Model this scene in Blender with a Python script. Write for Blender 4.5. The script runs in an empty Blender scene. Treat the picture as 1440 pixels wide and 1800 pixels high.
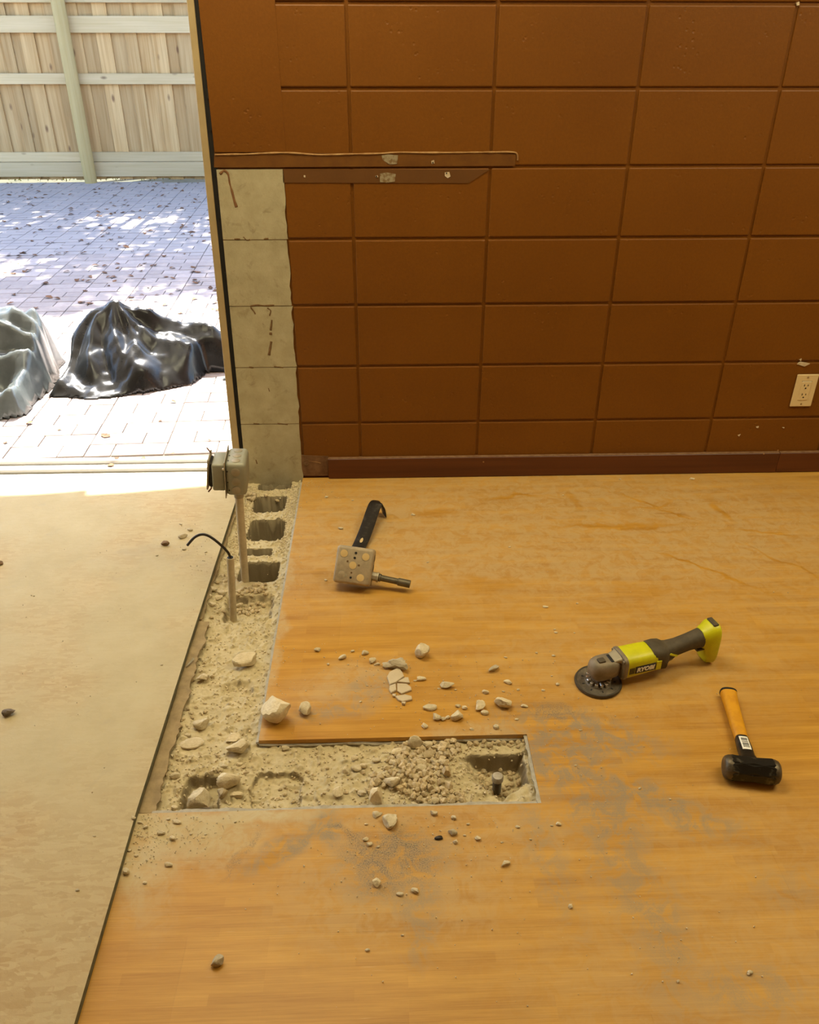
import bpy, bmesh, math, random
import numpy as np
from mathutils import Vector, Matrix, Euler, noise as mnoise

# ------------------------------------------------------------------ camera
scene = bpy.context.scene
COL = scene.collection
F_PX = 1430.0
CAM = Vector((0.085, -2.553, 1.366))
YAW, PITCH, ROLL = math.radians(1.934), math.radians(30.66), math.radians(0.097)
_fw = Vector((math.sin(YAW)*math.cos(PITCH), math.cos(YAW)*math.cos(PITCH), -math.sin(PITCH)))
_rt = Vector((math.cos(YAW), -math.sin(YAW), 0)); _up = _rt.cross(_fw)
_c, _s = math.cos(ROLL), math.sin(ROLL)
CR, CU = _c*_rt + _s*_up, -_s*_rt + _c*_up
cam_data = bpy.data.cameras.new('camera'); cam = bpy.data.objects.new('camera', cam_data); COL.objects.link(cam)
cam_data.sensor_fit = 'VERTICAL'; cam_data.sensor_height = 36.0; cam_data.lens = F_PX/1800*36.0
cam_data.clip_start = 0.02
m = Matrix((CR, CU, -_fw)).transposed().to_4x4(); m.translation = CAM
cam.matrix_world = m
scene.camera = cam
# ------------------------------------------------------------------ world, sun, exposure
scene.view_settings.view_transform = 'Standard'
scene.view_settings.look = 'None'
scene.view_settings.gamma = 1.0
scene.view_settings.use_curve_mapping = False
scene.view_settings.exposure = 0.0
SUN_EL, SUN_AZ = math.radians(58), math.radians(-8)      # azimuth from +y towards +x
SUN_DIR = Vector((math.sin(SUN_AZ)*math.cos(SUN_EL), math.cos(SUN_AZ)*math.cos(SUN_EL), math.sin(SUN_EL)))
world = bpy.data.worlds.new('world'); scene.world = world; world.use_nodes = True
wn = world.node_tree.nodes; wl = world.node_tree.links; wn.clear()
sky = wn.new('ShaderNodeTexSky'); sky.sky_type = 'NISHITA'; sky.sun_disc = False
sky.sun_elevation = SUN_EL; sky.sun_rotation = SUN_AZ; sky.air_density = 1.0; sky.dust_density = 1.5
bg = wn.new('ShaderNodeBackground'); bg.inputs['Strength'].default_value = 0.85
wo = wn.new('ShaderNodeOutputWorld'); wl.new(sky.outputs[0], bg.inputs[0]); wl.new(bg.outputs[0], wo.inputs[0])
sl = bpy.data.lights.new('sun', 'SUN'); sl.energy = 28.0; sl.angle = math.radians(0.55); sl.color = (1.0, 0.95, 0.86)
sun = bpy.data.objects.new('sun', sl); COL.objects.link(sun)
sun.rotation_euler = SUN_DIR.to_track_quat('Z', 'Y').to_euler(); sun.location = (0, 6, 9)
LAMPS = [((-0.30, -0.62, 2.36), 1.4, 0.6, 29.0, (1.0, 0.92, 0.60)), ((1.9, -1.15, 2.36), 1.5, 0.7, 34.0, (1.0, 0.92, 0.60))]  # out-of-view fill lights, added to lift the interior

# ------------------------------------------------------------------ photo-frame helpers (a pixel's ray met with a real plane)
def ray(x, y): return (x-720)/F_PX*CR - (y-900)/F_PX*CU + _fw
def onZ(x, y, z=0.0):
    d = ray(x, y); return CAM + d*((z-CAM.z)/d.z)
def onY(x, y, Y=0.0):
    d = ray(x, y); return CAM + d*((Y-CAM.y)/d.y)
def ppm(p): return F_PX/((Vector(p)-CAM).dot(_fw))
rnd = random.Random(7)

# ------------------------------------------------------------------ material helpers
class NT:
    def __init__(self, name):
        self.m = bpy.data.materials.new(name); self.m.use_nodes = True
        self.t = self.m.node_tree; self.t.nodes.clear()
        self.out = self.t.nodes.new('ShaderNodeOutputMaterial')
        self.b = self.t.nodes.new('ShaderNodeBsdfPrincipled')
        self.t.links.new(self.b.outputs[0], self.out.inputs[0])
    def n(self, kind, **kw):
        nd = self.t.nodes.new('ShaderNode'+kind)
        for k, v in kw.items(): setattr(nd, k, v)
        return nd
    def l(self, a, b): self.t.links.new(a, b)
    def set(self, sock, v):
        if hasattr(v, 'is_output') or isinstance(v, bpy.types.NodeSocket): self.l(v, sock)
        else: sock.default_value = v
    def coord(self, kind='Object'):
        if kind == 'World': return self.n('NewGeometry').outputs['Position']
        return self.n('TexCoord').outputs[kind]
    def mapping(self, v, loc=(0,0,0), rot=(0,0,0), sc=(1,1,1), typ='POINT'):
        nd = self.n('Mapping', vector_type=typ); self.l(v, nd.inputs[0])
        nd.inputs['Location'].default_value = loc; nd.inputs['Rotation'].default_value = rot; nd.inputs['Scale'].default_value = sc
        return nd.outputs[0]
    def noise(self, v, scale, detail=4, rough=.6, out=0, dist=0.0):
        nd = self.n('TexNoise'); self.l(v, nd.inputs['Vector']); nd.inputs['Scale'].default_value = scale
        nd.inputs['Detail'].default_value = detail; nd.inputs['Roughness'].default_value = rough; nd.inputs['Distortion'].default_value = dist
        return nd.outputs[out]
    def ramp(self, f, stops):
        nd = self.n('ValToRGB'); self.l(f, nd.inputs[0]); cr = nd.color_ramp
        while len(cr.elements) < len(stops): cr.elements.new(.5)
        for e, (p, c) in zip(cr.elements, stops):
            e.position = p; e.color = (c, c, c, 1) if isinstance(c, (int, float)) else (*c, 1)
        return nd.outputs[0]
    def rng(self, f, a, b, c=0., d=1.):
        nd = self.n('MapRange'); self.l(f, nd.inputs[0])
        for i, v in enumerate((a, b, c, d)): nd.inputs[i+1].default_value = v
        return nd.outputs[0]
    def math(self, op, a, b=0.0, clamp=False):
        nd = self.n('Math', operation=op, use_clamp=clamp); self.set(nd.inputs[0], a); self.set(nd.inputs[1], b); return nd.outputs[0]
    def mix(self, f, a, b, blend='MIX'):
        nd = self.n('Mix', data_type='RGBA', blend_type=blend)
        self.set(nd.inputs[0], f)
        for s, v in ((6, a), (7, b)):
            if isinstance(v, tuple): v = (*v, 1) if len(v) == 3 else v
            self.set(nd.inputs[s], v)
        return nd.outputs[2]
    def bump(self, h, strength=.3, dist=.002, prev=None):
        nd = self.n('Bump'); self.l(h, nd.inputs['Height']); nd.inputs['Strength'].default_value = strength; nd.inputs['Distance'].default_value = dist
        if prev is not None: self.l(prev, nd.inputs['Normal'])
        return nd.outputs[0]
    def blob(self, v, cx, cy, rx, ry, rot=0):
        mp = self.mapping(v, loc=(cx, cy, 0), rot=(0, 0, math.radians(rot)), sc=(rx, ry, 1e4), typ='TEXTURE')
        g = self.n('TexGradient', gradient_type='SPHERICAL'); self.l(mp, g.inputs[0]); return g.outputs[1]

def lin(r, g, b):
    f = lambda c: (c/255/12.92 if c/255 <= .04045 else ((c/255+.055)/1.055)**2.4)
    return (f(r), f(g), f(b))

def simple(name, col, col2=None, rough=.6, metal=0., scale=30, bscale=None, bstr=.3, bdist=.001, coord='Object', rand=0., spec=.5, lo=.35, hi=.65):
    k = NT(name); v = k.coord(coord)
    c = col
    if col2 is not None:
        f = k.rng(k.noise(v, scale, 5, .62), lo, hi); c = k.mix(f, col, col2)
    if rand:
        oi = k.n('ObjectInfo'); hs = k.n('HueSaturation')
        k.l(k.rng(oi.outputs['Random'], 0, 1, 1-rand, 1+rand), hs.inputs['Value'])
        k.set(hs.inputs['Color'], c if not isinstance(c, tuple) else (*c, 1)); c = hs.outputs[0]
    k.set(k.b.inputs['Base Color'], c if not isinstance(c, tuple) else (*c, 1))
    k.b.inputs['Roughness'].default_value = rough; k.b.inputs['Metallic'].default_value = metal
    k.b.inputs['Specular IOR Level'].default_value = spec
    if bscale: k.l(k.bump(k.noise(v, bscale, 5, .6), bstr, bdist), k.b.inputs['Normal'])
    return k.m

# ------------------------------------------------------------------ mesh helpers
def link(name, me, mt, parent=None):
    o = bpy.data.objects.new(name, me); COL.objects.link(o)
    if mt is not None and len(me.materials) == 0: me.materials.append(mt)
    if parent is not None: o.parent = parent
    return o
def obj(name, bm, mt, parent=None, smooth=False, ang=None):
    bmesh.ops.recalc_face_normals(bm, faces=bm.faces[:])
    me = bpy.data.meshes.new(name); bm.to_mesh(me); bm.free()
    if smooth:
        me.polygons.foreach_set('use_smooth', [True]*len(me.polygons))
        if ang:
            try: me.set_sharp_from_angle(angle=math.radians(ang))
            except Exception: pass
    return link(name, me, mt, parent)
def empty(name, loc=(0,0,0), rot=(0,0,0)):
    o = bpy.data.objects.new(name, None); COL.objects.link(o); o.empty_display_size = .05
    o.location = loc; o.rotation_euler = rot; return o
def tag(o, label, cat, group=None):
    o['label'] = label; o['category'] = cat
    if group: o['group'] = group
    return o
def struct(o, label=None):
    o['kind'] = 'structure'
    if label: o['label'] = label
    return o
def B(): return bmesh.new()
def box(bm, x0, x1, y0, y1, z0, z1, bev=0, seg=1, M=None):
    r = bmesh.ops.create_cube(bm, size=1.0)['verts']
    for v in r: v.co = Vector(((x0+x1)/2+v.co.x*(x1-x0), (y0+y1)/2+v.co.y*(y1-y0), (z0+z1)/2+v.co.z*(z1-z0)))
    if bev:
        es = list({e for v in r for e in v.link_edges})
        g = bmesh.ops.bevel(bm, geom=es, offset=bev, segments=seg, profile=.5, affect='EDGES')
        r = list({v for f in g['faces'] for v in f.verts} | {v for v in r if v.is_valid})
    if M is not None:
        for v in r: v.co = M @ v.co
    return bm
def rings(bm, secs, cap=True, closed=True):
    rs = [[bm.verts.new(p) for p in s] for s in secs]
    n = len(rs[0])
    for a, b in zip(rs, rs[1:]):
        for i in range(n if closed else n-1):
            j = (i+1) % n; bm.faces.new((a[i], a[j], b[j], b[i]))
    if cap:
        bm.faces.new(rs[0][::-1]); bm.faces.new(rs[-1])
    return bm
def tube(bm, pts, r, n=12, cap=True):
    pts = [Vector(p) for p in pts]; rr = r if isinstance(r, (list, tuple)) else [r]*len(pts)
    t0 = (pts[1]-pts[0]).normalized(); u = t0.orthogonal().normalized(); secs = []
    for i, p in enumerate(pts):
        t = (pts[min(i+1, len(pts)-1)]-pts[max(i-1, 0)]).normalized()
        u = (u - t*u.dot(t)).normalized(); w = t.cross(u)
        secs.append([p + (u*math.cos(a)+w*math.sin(a))*rr[i] for a in (2*math.pi*k/n for k in range(n))])
    return rings(bm, secs, cap)
def lathe(bm, prof, n=32, M=None):
    """prof = [(r,z)...] about z"""
    secs = [[Vector((max(r, 1e-4)*math.cos(2*math.pi*k/n), max(r, 1e-4)*math.sin(2*math.pi*k/n), z)) for k in range(n)] for r, z in prof]
    if M is not None: secs = [[M @ p for p in s] for s in secs]
    return rings(bm, secs)
def sup(x, hw, hh, cy=0, cz=0, e=3.0, n=24):
    """superellipse ring in the y-z plane at x"""
    s = []
    for k in range(n):
        a = 2*math.pi*(k+.5)/n; c, d = math.cos(a), math.sin(a)
        s.append(Vector((x, cy+hw*math.copysign(abs(c)**(2/e), c), cz+hh*math.copysign(abs(d)**(2/e), d))))
    return s
def prism(bm, poly, z0, z1, M=None):
    secs = [[Vector((x, y, z)) for x, y in poly] for z in (z0, z1)]
    if M is not None: secs = [[M @ p for p in s] for s in secs]
    return rings(bm, secs)
def wallpoly(bm, poly, y0, y1): # polygon given in x,z extruded along y
    return rings(bm, [[Vector((x, y0, z)) for x, z in poly], [Vector((x, y1, z)) for x, z in poly]])
def spline(pts, k=8):
    P = [Vector(p) for p in pts]; out = []
    for i in range(len(P)-1):
        a, b, c, d = P[max(i-1, 0)], P[i], P[i+1], P[min(i+2, len(P)-1)]
        for j in range(k):
            t = j/k
            out.append(.5*((2*b)+(c-a)*t+(2*a-5*b+4*c-d)*t*t+(3*b-a-3*c+d)*t**3))
    out.append(P[-1]); return out
# numpy value noise
_R = np.random.RandomState(3); _LAT = _R.rand(256, 256)
def vnoise(x, y, s, seed=0):
    x = np.asarray(x)*s+seed*17.3; y = np.asarray(y)*s+seed*31.7
    xi, yi = np.floor(x).astype(int), np.floor(y).astype(int); fx, fy = x-xi, y-yi
    fx = fx*fx*(3-2*fx); fy = fy*fy*(3-2*fy)
    g = lambda i, j: _LAT[(xi+i) % 256, (yi+j) % 256]
    return (g(0,0)*(1-fx)+g(1,0)*fx)*(1-fy)+(g(0,1)*(1-fx)+g(1,1)*fx)*fy
def fbm(x, y, s, o=4, seed=0, gain=.5):
    t = 0; a = 1; n = 0
    for k in range(o): t = t+a*vnoise(x, y, s*2**k, seed+k); n += a; a *= gain
    return t/n
def sstep(a, b, x):
    t = np.clip((x-a)/(b-a), 0, 1); return t*t*(3-2*t)

# ------------------------------------------------------------------ materials
def mat_paint():
    k = NT('brown_wall_paint'); v = k.coord('World')
    c = k.mix(k.rng(k.noise(v, 2.5, 3), .35, .65), (.172, .0555, .0012), (.192, .064, .002))
    c = k.mix(k.rng(k.noise(v, 130, 4), .3, .7), c, k.mix(1.0, c, (.86, .84, .8), 'MULTIPLY'))
    k.l(c, k.b.inputs['Base Color']); k.b.inputs['Roughness'].default_value = .5; k.b.inputs['Specular IOR Level'].default_value = .35
    pit = k.n('TexVoronoi'); k.l(v, pit.inputs['Vector']); pit.inputs['Scale'].default_value = 55
    big = k.rng(k.noise(v, 9, 3), .52, .62)
    pits = k.math('MULTIPLY', k.rng(pit.outputs['Distance'], .1, .26, 1, 0), big)
    h = k.math('SUBTRACT', k.math('MULTIPLY', k.noise(v, 210, 4, .65), .55), pits)
    k.l(k.bump(h, .55, .0016), k.b.inputs['Normal']); return k.m
def mat_concrete(name, a, b, dark, sc=14):
    k = NT(name); v = k.coord('World')
    c = k.mix(k.rng(k.noise(v, sc, 6, .65), .3, .7), a, b)
    c = k.mix(k.math('MULTIPLY', k.rng(k.noise(v, sc*1.7, 7, .7, dist=.6), .56, .72), .55), c, dark)
    k.l(c, k.b.inputs['Base Color']); k.b.inputs['Roughness'].default_value = .9; k.b.inputs['Specular IOR Level'].default_value = .2
    k.l(k.bump(k.noise(v, 160, 6, .7), .6, .002), k.b.inputs['Normal']); return k.m
def mat_bamboo():
    k = NT('bamboo_floor'); v = k.coord('World')
    br = k.n('TexBrick'); br.offset = .37; br.offset_frequency = 3; k.l(k.mapping(v, loc=(.13, .02, 0)), br.inputs['Vector'])
    br.inputs['Color1'].default_value = (0, 0, 0, 1); br.inputs['Color2'].default_value = (1, 1, 1, 1); br.inputs['Mortar'].default_value = (.5, .5, .5, 1)
    br.inputs['Scale'].default_value = 1.0; br.inputs['Mortar Size'].default_value = .0004; br.inputs['Mortar Smooth'].default_value = 1.
    br.inputs['Brick Width'].default_value = .24; br.inputs['Row Height'].default_value = .0193; br.inputs['Bias'].default_value = 0
    strip = k.noise(k.mapping(v, sc=(3.2, 34, 1)), 1.0, 4, .6)
    strip = k.math('ADD', k.math('MULTIPLY', br.outputs[0], .2), k.math('MULTIPLY', strip, .95))
    fine = k.noise(k.mapping(v, sc=(7, 330, 9)), 1.0, 6, .7)
    oi = k.n('ObjectInfo')
    tone = k.math('ADD', strip, k.math('MULTIPLY', fine, .85))
    tone = k.math('ADD', tone, k.math('MULTIPLY', oi.outputs['Random'], .08))
    c = k.mix(k.rng(tone, .74, 1.30), (.385, .168, .014), (.585, .300, .042))
    wob = k.n('VectorMath', operation='ADD'); k.l(v, wob.inputs[0])
    nv = k.n('VectorMath', operation='MULTIPLY'); k.l(k.noise(v, 9, 4, .6, out=1), nv.inputs[0]); nv.inputs[1].default_value = (.12, .12, 0)
    sb = k.n('VectorMath', operation='SUBTRACT'); k.l(nv.outputs[0], sb.inputs[0]); sb.inputs[1].default_value = (.06, .06, 0)
    k.l(sb.outputs[0], wob.inputs[1]); w = wob.outputs[0]
    def group(lst):
        t = None
        for (px, py, rx, ry, rot, s) in lst:
            p = onZ(px, py); g = k.math('MULTIPLY', k.rng(k.blob(w, p.x, p.y, rx, ry, rot), 0, .6), s)
            t = g if t is None else k.math('MAXIMUM', t, g)
        return t
    dust = group([(1000, 930, 1.6, .6, 0, .75), (1350, 1000, .8, .5, 0, .4), (640, 930, .4, .35, 0, .6), (1100, 1150, .7, .35, 0, .4), (1250, 1700, .5, .25, 0, .35), (340, 1465, .22, .085, -8, .95), (270, 1560, .09, .12, 0, .6),
                  (830, 1290, .16, .05, 0, .8), (620, 1200, .2, .11, 20, .6), (780, 1470, .5, .14, 0, .55), (700, 1560, .30, .17, 0, .6), (1250, 1500, .5, .3, 0, .3),
                  (480, 1150, .03, .42, 0, .8), (505, 1000, .03, .3, 0, .8), (660, 1445, .42, .03, 0, .7)])
    grey = group([(985, 1330, .15, .15, 0, 1.), (1045, 1290, .22, .08, -18, 1.), (1130, 1400, .26, .06, -32, 1.), (1060, 1420, .11, .15, 20, .9), (1110, 1540, .09, .30, 8, .65),
                  (940, 1262, .13, .06, 0, .7), (575, 1455, .045, .07, 10, 1.0), (500, 1495, .13, .035, 32, .95), (590, 1255, .13, .04, 10, .8), (645, 1215, .08, .06, 0, .6),
                  (690, 1520, .16, .09, 15, .7), (740, 1610, .05, .13, -10, .6), (960, 1500, .05, .22, 8, .5), (1310, 1740, .12, .06, 0, .5), (1390, 1560, .1, .05, 0, .3)])
    clean = group([(905, 876, .14, .016, 3, .9), (1090, 926, .28, .014, 0, .9), (1180, 902, .14, .010, -32, 1), (1130, 882, .12, .010, -38, .9), (1270, 900, .022, .09, 0, .9), (1345, 936, .13, .010, -12, .9), (1240, 1000, .24, .011, -42, 1), (1150, 890, .12, .012, 22, .8), (1380, 990, .2, .010, -55, .8), (770, 900, .09, .035, 0, .8), (860, 1030, .14, .05, 0, .6), (1010, 880, .018, .08, 10, .7), (700, 1045, .16, .05, 0, .7), (1120, 1040, .1, .05, 0, .5)])
    dust = k.math('MULTIPLY', dust, k.math('SUBTRACT', 1.0, clean))
    dark = group([(692, 1508, .12, .085, 0, .9), (975, 1255, .09, .04, -10, .75), (620, 1468, .06, .015, -25, 1.0), (425, 1500, .012, .07, -35, .7)])
    wisp = k.rng(k.noise(v, 26, 7, .72, dist=.8), .41, .56)
    spk = k.rng(k.noise(v, 420, 3, .7), .42, .62)
    c = k.mix(k.math('MULTIPLY', dust, k.math('ADD', k.math('MULTIPLY', wisp, .6), .4)), c, (.52, .35, .15))
    gm = k.math('MULTIPLY', grey, k.math('MULTIPLY', wisp, k.math('ADD', k.math('MULTIPLY', spk, .5), .5)))
    c = k.mix(k.math('MULTIPLY', gm, .95), c, (.255, .215, .150))
    heap = group([(290, 1458, .22, .085, -6, 1.), (255, 1500, .08, .12, 0, .9), (400, 1434, .26, .03, 0, 1.)])
    c = k.mix(k.math('MULTIPLY', heap, k.math('ADD', k.math('MULTIPLY', wisp, .3), .68)), c, (.53, .42, .22))
    dm = k.math('MULTIPLY', dark, k.math('MULTIPLY', spk, k.math('ADD', wisp, .25)))
    c = k.mix(k.math('MULTIPLY', dm, .7), c, (.11, .085, .06))
    scr = k.noise(k.mapping(v, rot=(0, 0, .5), sc=(14, 300, 1)), 1., 2, .5)
    c = k.mix(k.rng(scr, .70, .76, 0, .35), c, (.62, .42, .19))
    k.l(c, k.b.inputs['Base Color'])
    k.l(k.math('ADD', .42, k.math('MULTIPLY', k.math('MAXIMUM', dust, grey), .35)), k.b.inputs['Roughness'])
    k.b.inputs['Specular IOR Level'].default_value = .35
    k.l(k.bump(fine, .12, .0006), k.b.inputs['Normal']); return k.m
def mat_osb():
    k = NT('dusty_strand_board'); v = k.coord('World')
    def strands(rot, sc):
        nd = k.n('TexVoronoi', feature='F1'); k.l(k.mapping(v, rot=(0, 0, rot), sc=sc), nd.inputs['Vector']); nd.inputs['Scale'].default_value = 1; return nd.outputs['Color'], nd.outputs['Distance']
    c1, d1 = strands(1.05, (26, 120, 1)); c2, d2 = strands(.3, (30, 130, 1))
    sel = k.rng(k.noise(v, 45, 2), .47, .53)
    cm = k.mix(sel, c1, c2); bw = k.n('RGBToBW'); k.l(cm, bw.inputs[0])
    dd = k.n('Mix'); k.l(sel, dd.inputs[0]); k.l(d1, dd.inputs[2]); k.l(d2, dd.inputs[3])
    c = k.mix(k.rng(bw.outputs[0], .2, .8), (.44, .305, .14), (.52, .39, .2))
    dust = k.rng(k.noise(v, 2.2, 5, .6), .30, .52)
    p = onZ(60, 1750); raw = k.rng(k.blob(v, p.x, p.y-.05, .6, .55), 0, .6)
    dust = k.math('SUBTRACT', dust, k.math('MULTIPLY', raw, .75), True)
    c = k.mix(k.math('MULTIPLY', dust, .85), c, k.mix(k.rng(k.noise(v, 7, 5), .3, .7), (.45, .365, .195), (.52, .435, .25)))
    c = k.mix(k.math('MULTIPLY', k.rng(k.noise(v, 5, 6, .7, dist=1.), .6, .72), .3), c, (.34, .29, .2))
    sp = k.rng(k.noise(v, 170, 2), .74, .78); c = k.mix(k.math('MULTIPLY', sp, .5), c, (.25, .2, .14))
    k.l(c, k.b.inputs['Base Color']); k.b.inputs['Roughness'].default_value = .75; k.b.inputs['Specular IOR Level'].default_value = .25
    h = k.math('ADD', k.math('MULTIPLY', bw.outputs[0], .7), k.math('MULTIPLY', k.noise(v, 75, 6, .75), 1.3))
    k.l(k.bump(h, .4, .0016), k.b.inputs['Normal']); return k.m
def mat_wood(name, a, b, knots=True, axis=2, rand=.12, rough=.75, dens=55):
    k = NT(name); v = k.coord('Object'); oi = k.n('ObjectInfo')
    sh = k.n('VectorMath', operation='ADD'); k.l(v, sh.inputs[0])
    cb = k.n('CombineXYZ'); r = k.math('MULTIPLY', oi.outputs['Random'], 37.0)
    for i in range(3): k.l(r, cb.inputs[i])
    k.l(cb.outputs[0], sh.inputs[1]); v2 = sh.outputs[0]
    sc = [dens]*3; sc[axis] = 1.6
    g = k.noise(k.mapping(v2, sc=tuple(sc)), 1, 3, .55, dist=.35)
    sc2 = [9]*3; sc2[axis] = .9
    g2 = k.noise(k.mapping(v2, sc=tuple(sc2)), 1, 2, .5)
    c = k.mix(k.rng(k.math('ADD', k.math('MULTIPLY', g, .6), k.math('MULTIPLY', g2, .5)), .38, .72), a, b)
    hs = k.n('HueSaturation'); k.l(k.rng(oi.outputs['Random'], 0, 1, 1-rand, 1+rand), hs.inputs['Value']); k.l(c, hs.inputs['Color']); c = hs.outputs[0]
    if knots:
        vo = k.n('TexVoronoi'); s3 = [6]*3; s3[axis] = 2.6
        k.l(k.mapping(v2, sc=tuple(s3)), vo.inputs['Vector']); vo.inputs['Scale'].default_value = 1
        c = k.mix(k.rng(vo.outputs['Distance'], .05, .12, .8, 0), c, (.16, .075, .035))
    k.l(c, k.b.inputs['Base Color']); k.b.inputs['Roughness'].default_value = rough
    k.l(k.bump(g, .15, .001), k.b.inputs['Normal']); return k.m

PAINT = mat_paint()
OLDPAINT = simple('ochre_under_paint', (.165, .062, .006), (.125, .043, .004), .5, scale=25, bscale=120, bstr=.3, coord='World')
PATCH = simple('shade_of_old_paint', (.115, .040, .002), (.125, .045, .003), .6, scale=12, bscale=200, coord='World')
CREAM = simple('cream_caulk', (.42, .24, .09), (.26, .12, .03), .8, scale=40, bscale=120, coord='World')
GREYSP = simple('grey_spackle', (.30, .24, .14), (.19, .11, .04), .85, scale=90, bscale=200, coord='World', lo=.45, hi=.6)
WHITE = simple('white_filler', (.62, .5, .34), (.5, .38, .22), .8, scale=60)
BARE = mat_concrete('bare_block', (.37, .31, .18), (.48, .415, .26), (.2, .145, .07))
MORTAR = mat_concrete('bare_mortar', (.30, .225, .125), (.38, .29, .17), (.1, .06, .03), 30)
STAIN = simple('rusty_stain', (.13, .065, .02), (.2, .11, .04), .9, scale=60, coord='World')
DARK = simple('dark_gap', (.012, .009, .006), None, .9)
RUST = simple('brown_adhesive', (.22, .10, .03), (.15, .06, .018), .8, scale=50)
BAMBOO = mat_bamboo()
OSB = mat_osb()
OSBEDGE = simple('green_board_edge', (.17, .155, .085), (.10, .10, .055), .85, scale=80, bscale=200, bstr=.6, coord='World')
def mat_bed():
    k = NT('trench_dust'); v = k.coord('World')
    c = k.mix(k.rng(k.noise(v, 22, 6, .65), .3, .7), (.50, .40, .215), (.63, .525, .315))
    c = k.mix(k.math('MULTIPLY', k.rng(k.noise(v, 38, 7, .7, dist=.6), .56, .72), .5), c, (.33, .24, .12))
    sx = k.n('SeparateXYZ'); k.l(k.n('NewGeometry').outputs['True Normal'], sx.inputs[0])     # steep faces bare of dust, and painted darker for shade inside the holes
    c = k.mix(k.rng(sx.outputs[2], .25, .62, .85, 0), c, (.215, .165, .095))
    k.l(c, k.b.inputs['Base Color']); k.b.inputs['Roughness'].default_value = .95; k.b.inputs['Specular IOR Level'].default_value = .15
    k.l(k.bump(k.noise(v, 210, 6, .7), .55, .002), k.b.inputs['Normal']); return k.m
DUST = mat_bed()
STONE = simple('pale_rubble', (.74, .62, .40), (.62, .50, .30), .92, scale=2.2, bscale=5, bstr=.5, bdist=.004, rand=.12, spec=.15)
PEB = simple('tan_gravel', (.60, .475, .28), (.50, .375, .20), .92, scale=2, bscale=4, bstr=.4, bdist=.003, rand=.16, spec=.15)
DSTONE = simple('brown_chip', (.22, .12, .045), (.14, .08, .035), .85, scale=2, bscale=4, bdist=.003)
GSTONE = simple('grey_chip', (.52, .43, .28), (.42, .335, .20), .9, scale=2, bscale=5, bstr=.5, bdist=.003, spec=.2)
FOAM = simple('grey_underlay_foam', (.46, .41, .31), (.36, .31, .22), .85, scale=60, bscale=200, coord='World')
STRIP = simple('dusty_old_strip', (.40, .29, .145), (.28, .2, .1), .9, scale=40, bscale=160, bstr=.5, coord='World')
BASEB = mat_wood('red_brown_baseboard', (.075, .016, .0035), (.12, .030, .006), False, 0, .05, .4, 60)
BASETOP = simple('dusty_baseboard_top', (.24, .13, .06), (.16, .07, .025), .8, scale=60, coord='World')
TRIM = simple('beige_metal_trim', (.42, .31, .155), (.36, .26, .125), .5, scale=12, coord='World')
IVORY = simple('ivory_plastic', (.72, .55, .29), None, .4)
CREVICE = simple('slot_black', (.01, .008, .006), None, .6)
SCREW = simple('screw_metal', (.45, .38, .27), None, .35, .8)
GALV = simple('dusty_galvanised_steel', (.42, .35, .235), (.31, .265, .175), .55, .35, 26, 120, .25)
GALV2 = simple('grey_green_box_paint', (.345, .325, .235), (.30, .29, .21), .55, .2, 30, 120, .15)
PIPE = simple('dusty_conduit', (.60, .50, .32), (.48, .39, .24), .75, .0, 40, 150, .35)
JBOX = simple('dusty_box_plate', (.46, .36, .22), (.34, .265, .16), .65, .25, 45, 140, .35)
EMT = simple('dark_steel_pipe', (.155, .125, .075), (.105, .085, .05), .5, .5, 40, 150, .3)
BLACKWIRE = simple('black_cable', (.014, .008, .004), None, .45)
BLACKST = simple('black_painted_steel', (.022, .017, .011), (.07, .058, .042), .42, .3, 45, 120, .3, lo=.52, hi=.72)
LIME = simple('lime_plastic', (.64, .61, .006), (.53, .50, .008), .42, scale=25)
RUBBER = simple('dark_grip_rubber', (.062, .045, .022), (.09, .066, .034), .7, scale=50, bscale=300, bstr=.2)
GEAR = simple('dusty_alloy_gearbox', (.27, .215, .14), (.20, .155, .095), .6, .3, 40, 120, .3)
SHINY = simple('bright_steel', (.78, .72, .62), None, .25, .9)
DISC = simple('worn_disc', (.095, .075, .05), (.19, .15, .1), .6, .35, 70, 200, .5)
DISCRIM = simple('disc_rim', (.10, .08, .052), (.06, .047, .03), .6, .4, 60)
TXT = simple('white_print', (.85, .82, .72), None, .5)
LBL = simple('black_print', (.012, .008, .012), None, .4)
YELLOWG = simple('amber_grip', (.68, .31, .006), (.52, .20, .005), .5, scale=30, lo=.45, hi=.75)
HAMMER = simple('black_hammer_steel', (.012, .0095, .0055), (.10, .085, .058), .36, .35, 55, 100, .35, lo=.55, hi=.70)
HFACE = simple('worn_hammer_face', (.15, .115, .068), (.045, .034, .02), .42, .5, 50, 150, .3)
FENCEW = mat_wood('pine_fence_board', (.42, .255, .095), (.60, .42, .20), True, 2, .16, .8, 50)
RAILW = mat_wood('pine_rail', (.50, .385, .20), (.60, .48, .28), True, 0, .1, .8, 55)
POSTW = mat_wood('green_pine_post', (.42, .315, .125), (.50, .395, .185), True, 2, .05, .8, 60)
PAVER = simple('pink_clay_paver', (.43, .365, .33), (.375, .315, .295), .9, scale=30, bscale=140, rand=.16, coord='World', spec=.2)
PAVERFAR = simple('far_paver', (.43, .375, .345), (.375, .33, .315), .9, scale=4, bscale=140, coord='World', spec=.2)
SAND = simple('paver_bed_sand', (.15, .12, .09), (.1, .08, .06), .95, scale=40, coord='World')
LEAF = simple('brown_leaf', (.19, .085, .03), (.12, .05, .02), .8, scale=30, rand=.35)
GREEN = simple('green_leaves', (.07, .13, .025), (.05, .10, .02), .7, scale=3, coord='World')
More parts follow.
